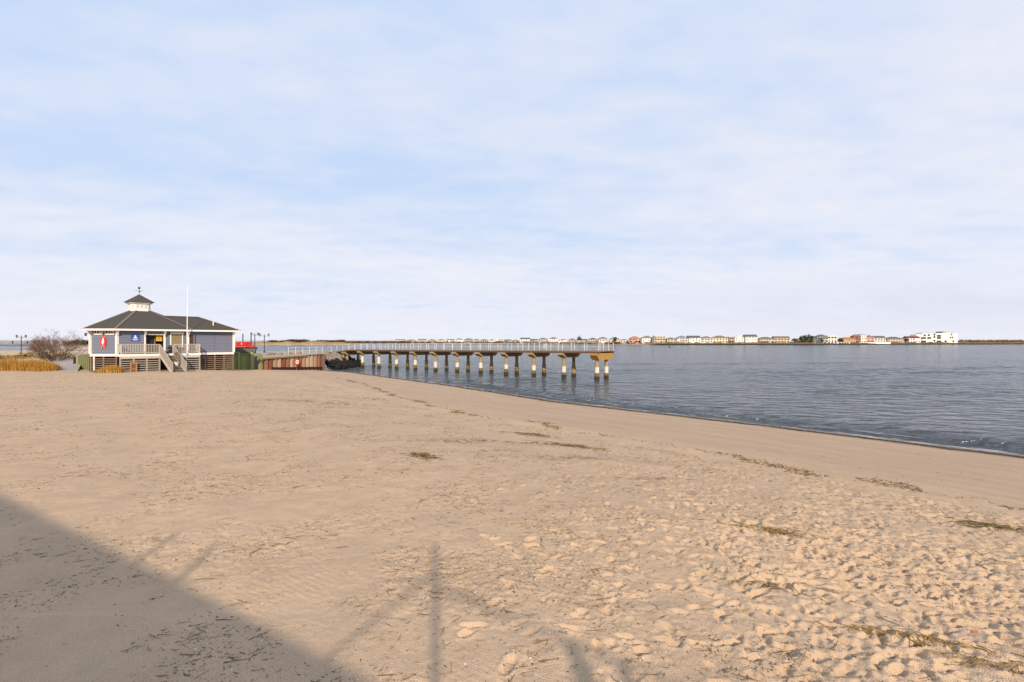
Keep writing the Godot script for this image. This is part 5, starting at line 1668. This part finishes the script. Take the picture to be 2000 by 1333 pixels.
func make_debris() -> void:
	rng.seed = 1234
	var bits := []
	var stalks := []
	var chips := []
	var tries := 0
	while bits.size() < 60000 and tries < 700000:
		tries += 1
		var d := 4.6 * pow(52.0 / 4.6, rng.randf())
		var x := rng.randf_range(-1.06, 1.06) * d
		var z := -d
		if rng.randf() > 0.25 + 0.03 * d: continue
		var s := inland(x, z)
		if s < 14.3 and (s < 2.5 or rng.randf() > 0.05): continue
		var dens := clampf(0.30 + 1.5 * n_patch.get_noise_2d(x, z) + 0.9 * n_mid.get_noise_2d(x + 60.0, z), 0.03, 1.0)
		dens *= lerpf(0.35, 1.0, smoothstep(-1.0, 0.3, x / d + 0.3))
		if d < 20.0 and x > -2.0: dens = minf(dens + 0.22, 1.0)
		if rng.randf() > dens: continue
		var sz := (0.008 + 0.034 * pow(rng.randf(), 2.6)) * (1.0 + 0.035 * d)
		bits.append([x, z, rng.randfn() * 1.1 + 0.3, sz, weed_colour()])
		if rng.randf() < 0.075: stalks.append([x, z, rng.randfn() * 0.7 + 0.35, rng.randf_range(0.07, 0.26), Color(0.30, 0.20, 0.09) if rng.randf() < 0.45 else Color(0.12, 0.085, 0.045)])
		if rng.randf() < 0.030: chips.append([x, z, rng.randf() * TAU, rng.randf_range(0.010, 0.022), Color(0.62, 0.58, 0.52) if rng.randf() < 0.6 else Color(0.05, 0.045, 0.04)])
	strew("weed_debris", "small dark scraps of dried weed strewn over the dry sand", "weed", 0, bits)
	strew("stalk_debris", "dry straw-coloured and brown stalks scattered over the dry sand", "stalks", 1, stalks)
	strew("shell_debris", "tiny white shell chips and dark pebbles scattered over the sand", "shells", 2, chips)
	# wrack left by the last high tide, and a thinner one at the water's edge
	var wrack := []
	var lay := n_patch
	for i in 15000:
		var u := rng.randf_range(-14.0, 58.0)
		var off: float = 13.4 - 3.6 * smoothstep(20.0, 55.0, u) + 1.1 * lay.get_noise_1d(u * 0.5) + 0.45 * lay.get_noise_1d(u * 2.3 + 9.0)
		var thick := clampf(0.10 + 1.3 * lay.get_noise_1d(u * 0.9 + 300.0), 0.0, 0.55)
		if rng.randf() > 0.06 + 0.12 * smoothstep(14.0, 26.0, u) + thick * 2.0: continue
		var e := off + rng.randfn() * (0.05 + 0.34 * thick)
		var p := Vector2(22.4, -22.4) + Vector2(-0.644, -0.765) * u + Vector2(0.765, -0.644) * 0.0
		var s0 := inland(p.x, p.y)
		p += Vector2(0.765, -0.644) * (s0 - e)
		wrack.append([p.x, p.y, atan2(-0.765, 0.644) + PI + rng.randfn() * 0.5, rng.randf_range(0.03, 0.12), weed_colour()])
	strew("tide_wrack", "brown line of seaweed left by the high tide across the beach", "seaweed", 0, wrack)
	var edge := []
	for i in 26000:
		var u := rng.randf_range(-10.0, 82.0)
		if rng.randf() > 0.35 + 1.3 * absf(lay.get_noise_1d(u * 1.7 + 80.0)): continue
		var e: float = 1.05 + 0.6 * lay.get_noise_1d(u * 0.8) + rng.randfn() * 0.10
		var p := Vector2(22.4, -22.4) + Vector2(-0.644, -0.765) * u
		p += Vector2(0.765, -0.644) * (inland(p.x, p.y) - e)
		var k := rng.randf_range(0.7, 1.2)
		edge.append([p.x, p.y, atan2(-0.765, 0.644) + PI + rng.randfn() * 0.4, rng.randf_range(0.06, 0.20), Color(0.055 * k, 0.042 * k, 0.028 * k)])
	strew("edge_wrack", "thin dark line of wet seaweed along the water's edge", "seaweed", 0, edge)
	# thin lines of foam where the water runs out
	var foam := MB.new()
	for i in 130:
		var u := rng.randf_range(-6.0, 84.0)
		var e: float = rng.randf_range(-0.25, 0.35) + 0.25 * lay.get_noise_1d(u * 1.1 + 50.0)
		if rng.randf() < 0.25: e -= rng.randf_range(0.8, 1.8)
		var len := rng.randf_range(0.5, 2.4)
		var last := []
		for k in 7:
			var uu := u + len * k / 6.0
			var p := Vector2(22.4, -22.4) + Vector2(-0.644, -0.765) * uu
			var ee: float = e + 0.12 * lay.get_noise_1d(uu * 6.0)
			p += Vector2(0.765, -0.644) * (inland(p.x, p.y) - ee)
			var wd := 0.045 * sin(PI * (k + 0.15) / 6.3) * rng.randf_range(0.4, 1.3) + 0.006
			var y := maxf(0.035, height_at(p.x, p.y) + 0.012)
			if e < -0.5: y = 0.06
			var now := [Vector3(p.x - 0.765 * wd, y, p.y + 0.644 * wd), Vector3(p.x + 0.765 * wd, y, p.y - 0.644 * wd)]
			if k > 0: foam.quad(last[0], last[1], now[1], now[0])
			last = now
	tag(obj("shore_foam", foam, mat(0.50, 0.50, 0.49, 0.7)), "broken white lines of foam along the water's edge", "foam", "", "stuff")
	# larger heaps of weed and grass that stand out one by one
	var heaps := [[826.0, 891.0, 0.55, 0.22, 130, "dark tangle of seaweed on the smooth sand in mid-beach"], [1945.0, 983.0, 0.85, 0.16, 210, "thick brown seaweed heap on the tide line, nearest the picture's edge"], [1510.0, 1027.0, 0.95, 0.10, 110, "straw-brown seaweed heap lying inland of the tide line"],
		[1790.0, 1248.0, 1.0, 0.045, 95, "long ochre bundle of dune grass lying among footprints"], [1930.0, 1300.0, 0.70, 0.07, 50, "brown grass stems fanning out beyond the ochre bundle"], [1120.0, 850.0, 1.5, 0.22, 150, "brown seaweed heap where the tide line bends"], [1040.0, 826.0, 0.9, 0.25, 110, "small brown seaweed heap on the tide line behind the bend"], [1520.0, 1150.0, 0.60, 0.16, 34, "loose scatter of thin twigs on trampled sand"]]
	for hp in heaps:
		var d: float = (EYE - 1.45) / ((hp[1] - 666.5) / F)
		if inland((hp[0] - 1000.0) / F * d, -d) < 16.0: d = (EYE - 0.85) / ((hp[1] - 666.5) / F)
		var c := Vector2((hp[0] - 1000.0) / F * d, -d)
		var y0 := height_at(c.x, c.y)
		var t := thing("seaweed_heap", hp[5], "seaweed", Vector3(c.x, y0, c.y), 0.0, "seaweed heaps on the sand")
		var m := MB.new()
		m.use_col = true
		var ochre: bool = "ochre" in hp[5] or "straw" in hp[5]
		for i in hp[4]:
			var p := Vector3(rng.randfn() * hp[2] * 0.45, 0, rng.randfn() * hp[3])
			p.z += p.x * 0.32
			var yaw := -0.3 + rng.randfn() * 0.6
			var len := rng.randf_range(0.06, 0.26) * (1.0 + 0.03 * d)
			var dir := Vector3(cos(yaw), 0, -sin(yaw)) * len
			var a := p - dir * 0.5; var b := p + dir * 0.5
			var top := 0.012 + 0.05 * exp(-p.length_squared() / 0.1) * rng.randf()
			a.y = height_at(c.x + a.x, c.y + a.z) - y0 + 0.006; b.y = height_at(c.x + b.x, c.y + b.z) - y0 + 0.006
			p.y = height_at(c.x + p.x, c.y + p.z) - y0 + top + 0.01
			m.col = weed_colour() if not ochre else Color(0.34, 0.225, 0.085) * rng.randf_range(0.4, 1.1)
			var r := rng.randf_range(0.002, 0.0042) * (1.0 + 0.07 * d)
			m.tube(PackedVector3Array([a, p, b]), PackedFloat32Array([r, r, r * 0.5]), 4, false)
			if "twigs" in hp[5] or "stems" in hp[5]:
				obj("twig", m, M.weed, t)
				m = MB.new()
				m.use_col = true
		if m.v.size() > 0: obj("strands", m, M.weed, t)
	# one orange leaf
	var lp := Vector2(0.905 * 6.3, -6.3)
	var lf := thing("fallen_leaf", "single orange fallen leaf lying on footprinted sand", "leaf", Vector3(lp.x, height_at(lp.x, lp.y) + 0.012, lp.y), 0.6)
	var lm := MB.new()
	var rim := []
	for i in 10:
		var a := TAU * i / 10
		rim.append(Vector3(0.045 * cos(a), 0.010 * absf(sin(a)) + 0.006 * cos(2 * a), 0.026 * sin(a)))
	for i in 10: lm.tri(Vector3(0, 0.004, 0), rim[(i + 1) % 10], rim[i])
	obj("blade", lm, mat(0.55, 0.15, 0.04, 0.7), lf)
	var ls := MB.new()
	ls.rod(Vector3(0.04, 0.006, 0), Vector3(0.075, 0.0, 0.008), 0.002, 0.002, 4)
	obj("stalk", ls, M.bark, lf)

# ---------------------------------------------------------------- behind the camera: what casts the shadows in front
func make_behind() -> void:
	var hs := thing("beach_house", "gabled beach house behind the viewer that shades the near sand", "house", Vector3(-9.5, 1.4, 4.0))
	var body := MB.new()
	var ax := -3.5; var ay := 9.15
	var ex := 9.6; var ey := 4.55; var lx := -16.5
	body.span(Vector3(-15.6, -0.5, 0.5), Vector3(8.9, 4.4, 11.0))
	body.tri(Vector3(-15.6, 4.4, 0.5), Vector3(8.9, 4.4, 0.5), Vector3(ax, ay - 0.25, 0.5))
	body.tri(Vector3(8.9, 4.4, 11.0), Vector3(-15.6, 4.4, 11.0), Vector3(ax, ay - 0.25, 11.0))
	obj("wall", body, M.white, hs)
	var rf := MB.new()
	rf.beam(Vector3(ex, ey, 5.5), Vector3(ax, ay + 0.05, 5.5), 11.6, 0.22)
	rf.beam(Vector3(lx, ey, 5.5), Vector3(ax, ay + 0.05, 5.5), 11.6, 0.22)
	var r := obj("roof", rf, M.shingle, hs)
	for p in [[5.4, 7.15], [6.36, 6.85]]:
		var vp := MB.new()
		vp.rod(Vector3(p[0], 5.2, 0.3), Vector3(p[0], p[1], 0.3), 0.045, 0.045, 8)
		obj("vent_pipe", vp, M.trim, r)
	for k in 3: put("window", box_mesh(Vector3(1.4, 1.5, 0.06)), M.glass, hs, Vector3(-11.0 + k * 6.0, 2.2, 0.48))
	put("door", box_mesh(Vector3(1.0, 2.1, 0.06)), M.maroon, hs, Vector3(6.5, 1.0, 0.48))
	var ms := thing("deck_mast", "timber mast with two sloping spars behind the viewer", "mast", Vector3(0.6, 1.35, 4.0))
	var mm := MB.new()
	mm.rod(Vector3.ZERO, Vector3(0, 6.75, 0), 0.055, 0.05, 10)
	obj("mast", mm, M.grey_wood, ms)
	for s in [[Vector3(-0.05, 6.15, 0), Vector3(-1.5, 4.85, 0)], [Vector3(0.05, 5.95, 0), Vector3(3.2, 4.55, 0)]]:
		var sp := MB.new()
		sp.rod(s[0], s[1], 0.032, 0.03, 8)
		obj("spar", sp, M.grey_wood, ms)
	for s in [[1.55, 4.9, 0.30], [2.0, 4.75, 0.24]]:
		var cl := MB.new()
		cl.lathe(Vector3(s[0], s[1], 0), [[0.0, -s[2] * 1.6], [s[2] * 0.6, -s[2]], [s[2] * 0.45, 0.0], [0.06, s[2] * 1.2], [0.0, s[2] * 1.3]], 10)
		obj("blotch_caster", cl, M.grey_wood, ms)  # unseen shape, added to cast the dark blotch on the near sand

func seed_noises() -> void:
	var specs := [[n_big, 101, 0.13, 3], [n_mid, 102, 0.75, 3], [n_lump, 103, 2.3, 3], [n_fine, 104, 7.5, 2], [n_patch, 105, 0.33, 3]]
	for s in specs:
		s[0].seed = s[1]; s[0].frequency = s[2]; s[0].fractal_octaves = s[3]

func _ready() -> void:
	set_light_and_camera()
	seed_noises()
	make_materials()
	make_sand()
	make_water()
	make_waterfront()
	make_pavilion()
	make_pier()
	make_rocks()
	make_lamps()
	make_plants()
	make_far_shore()
	make_left_distance()
	make_behind()
	make_debris()
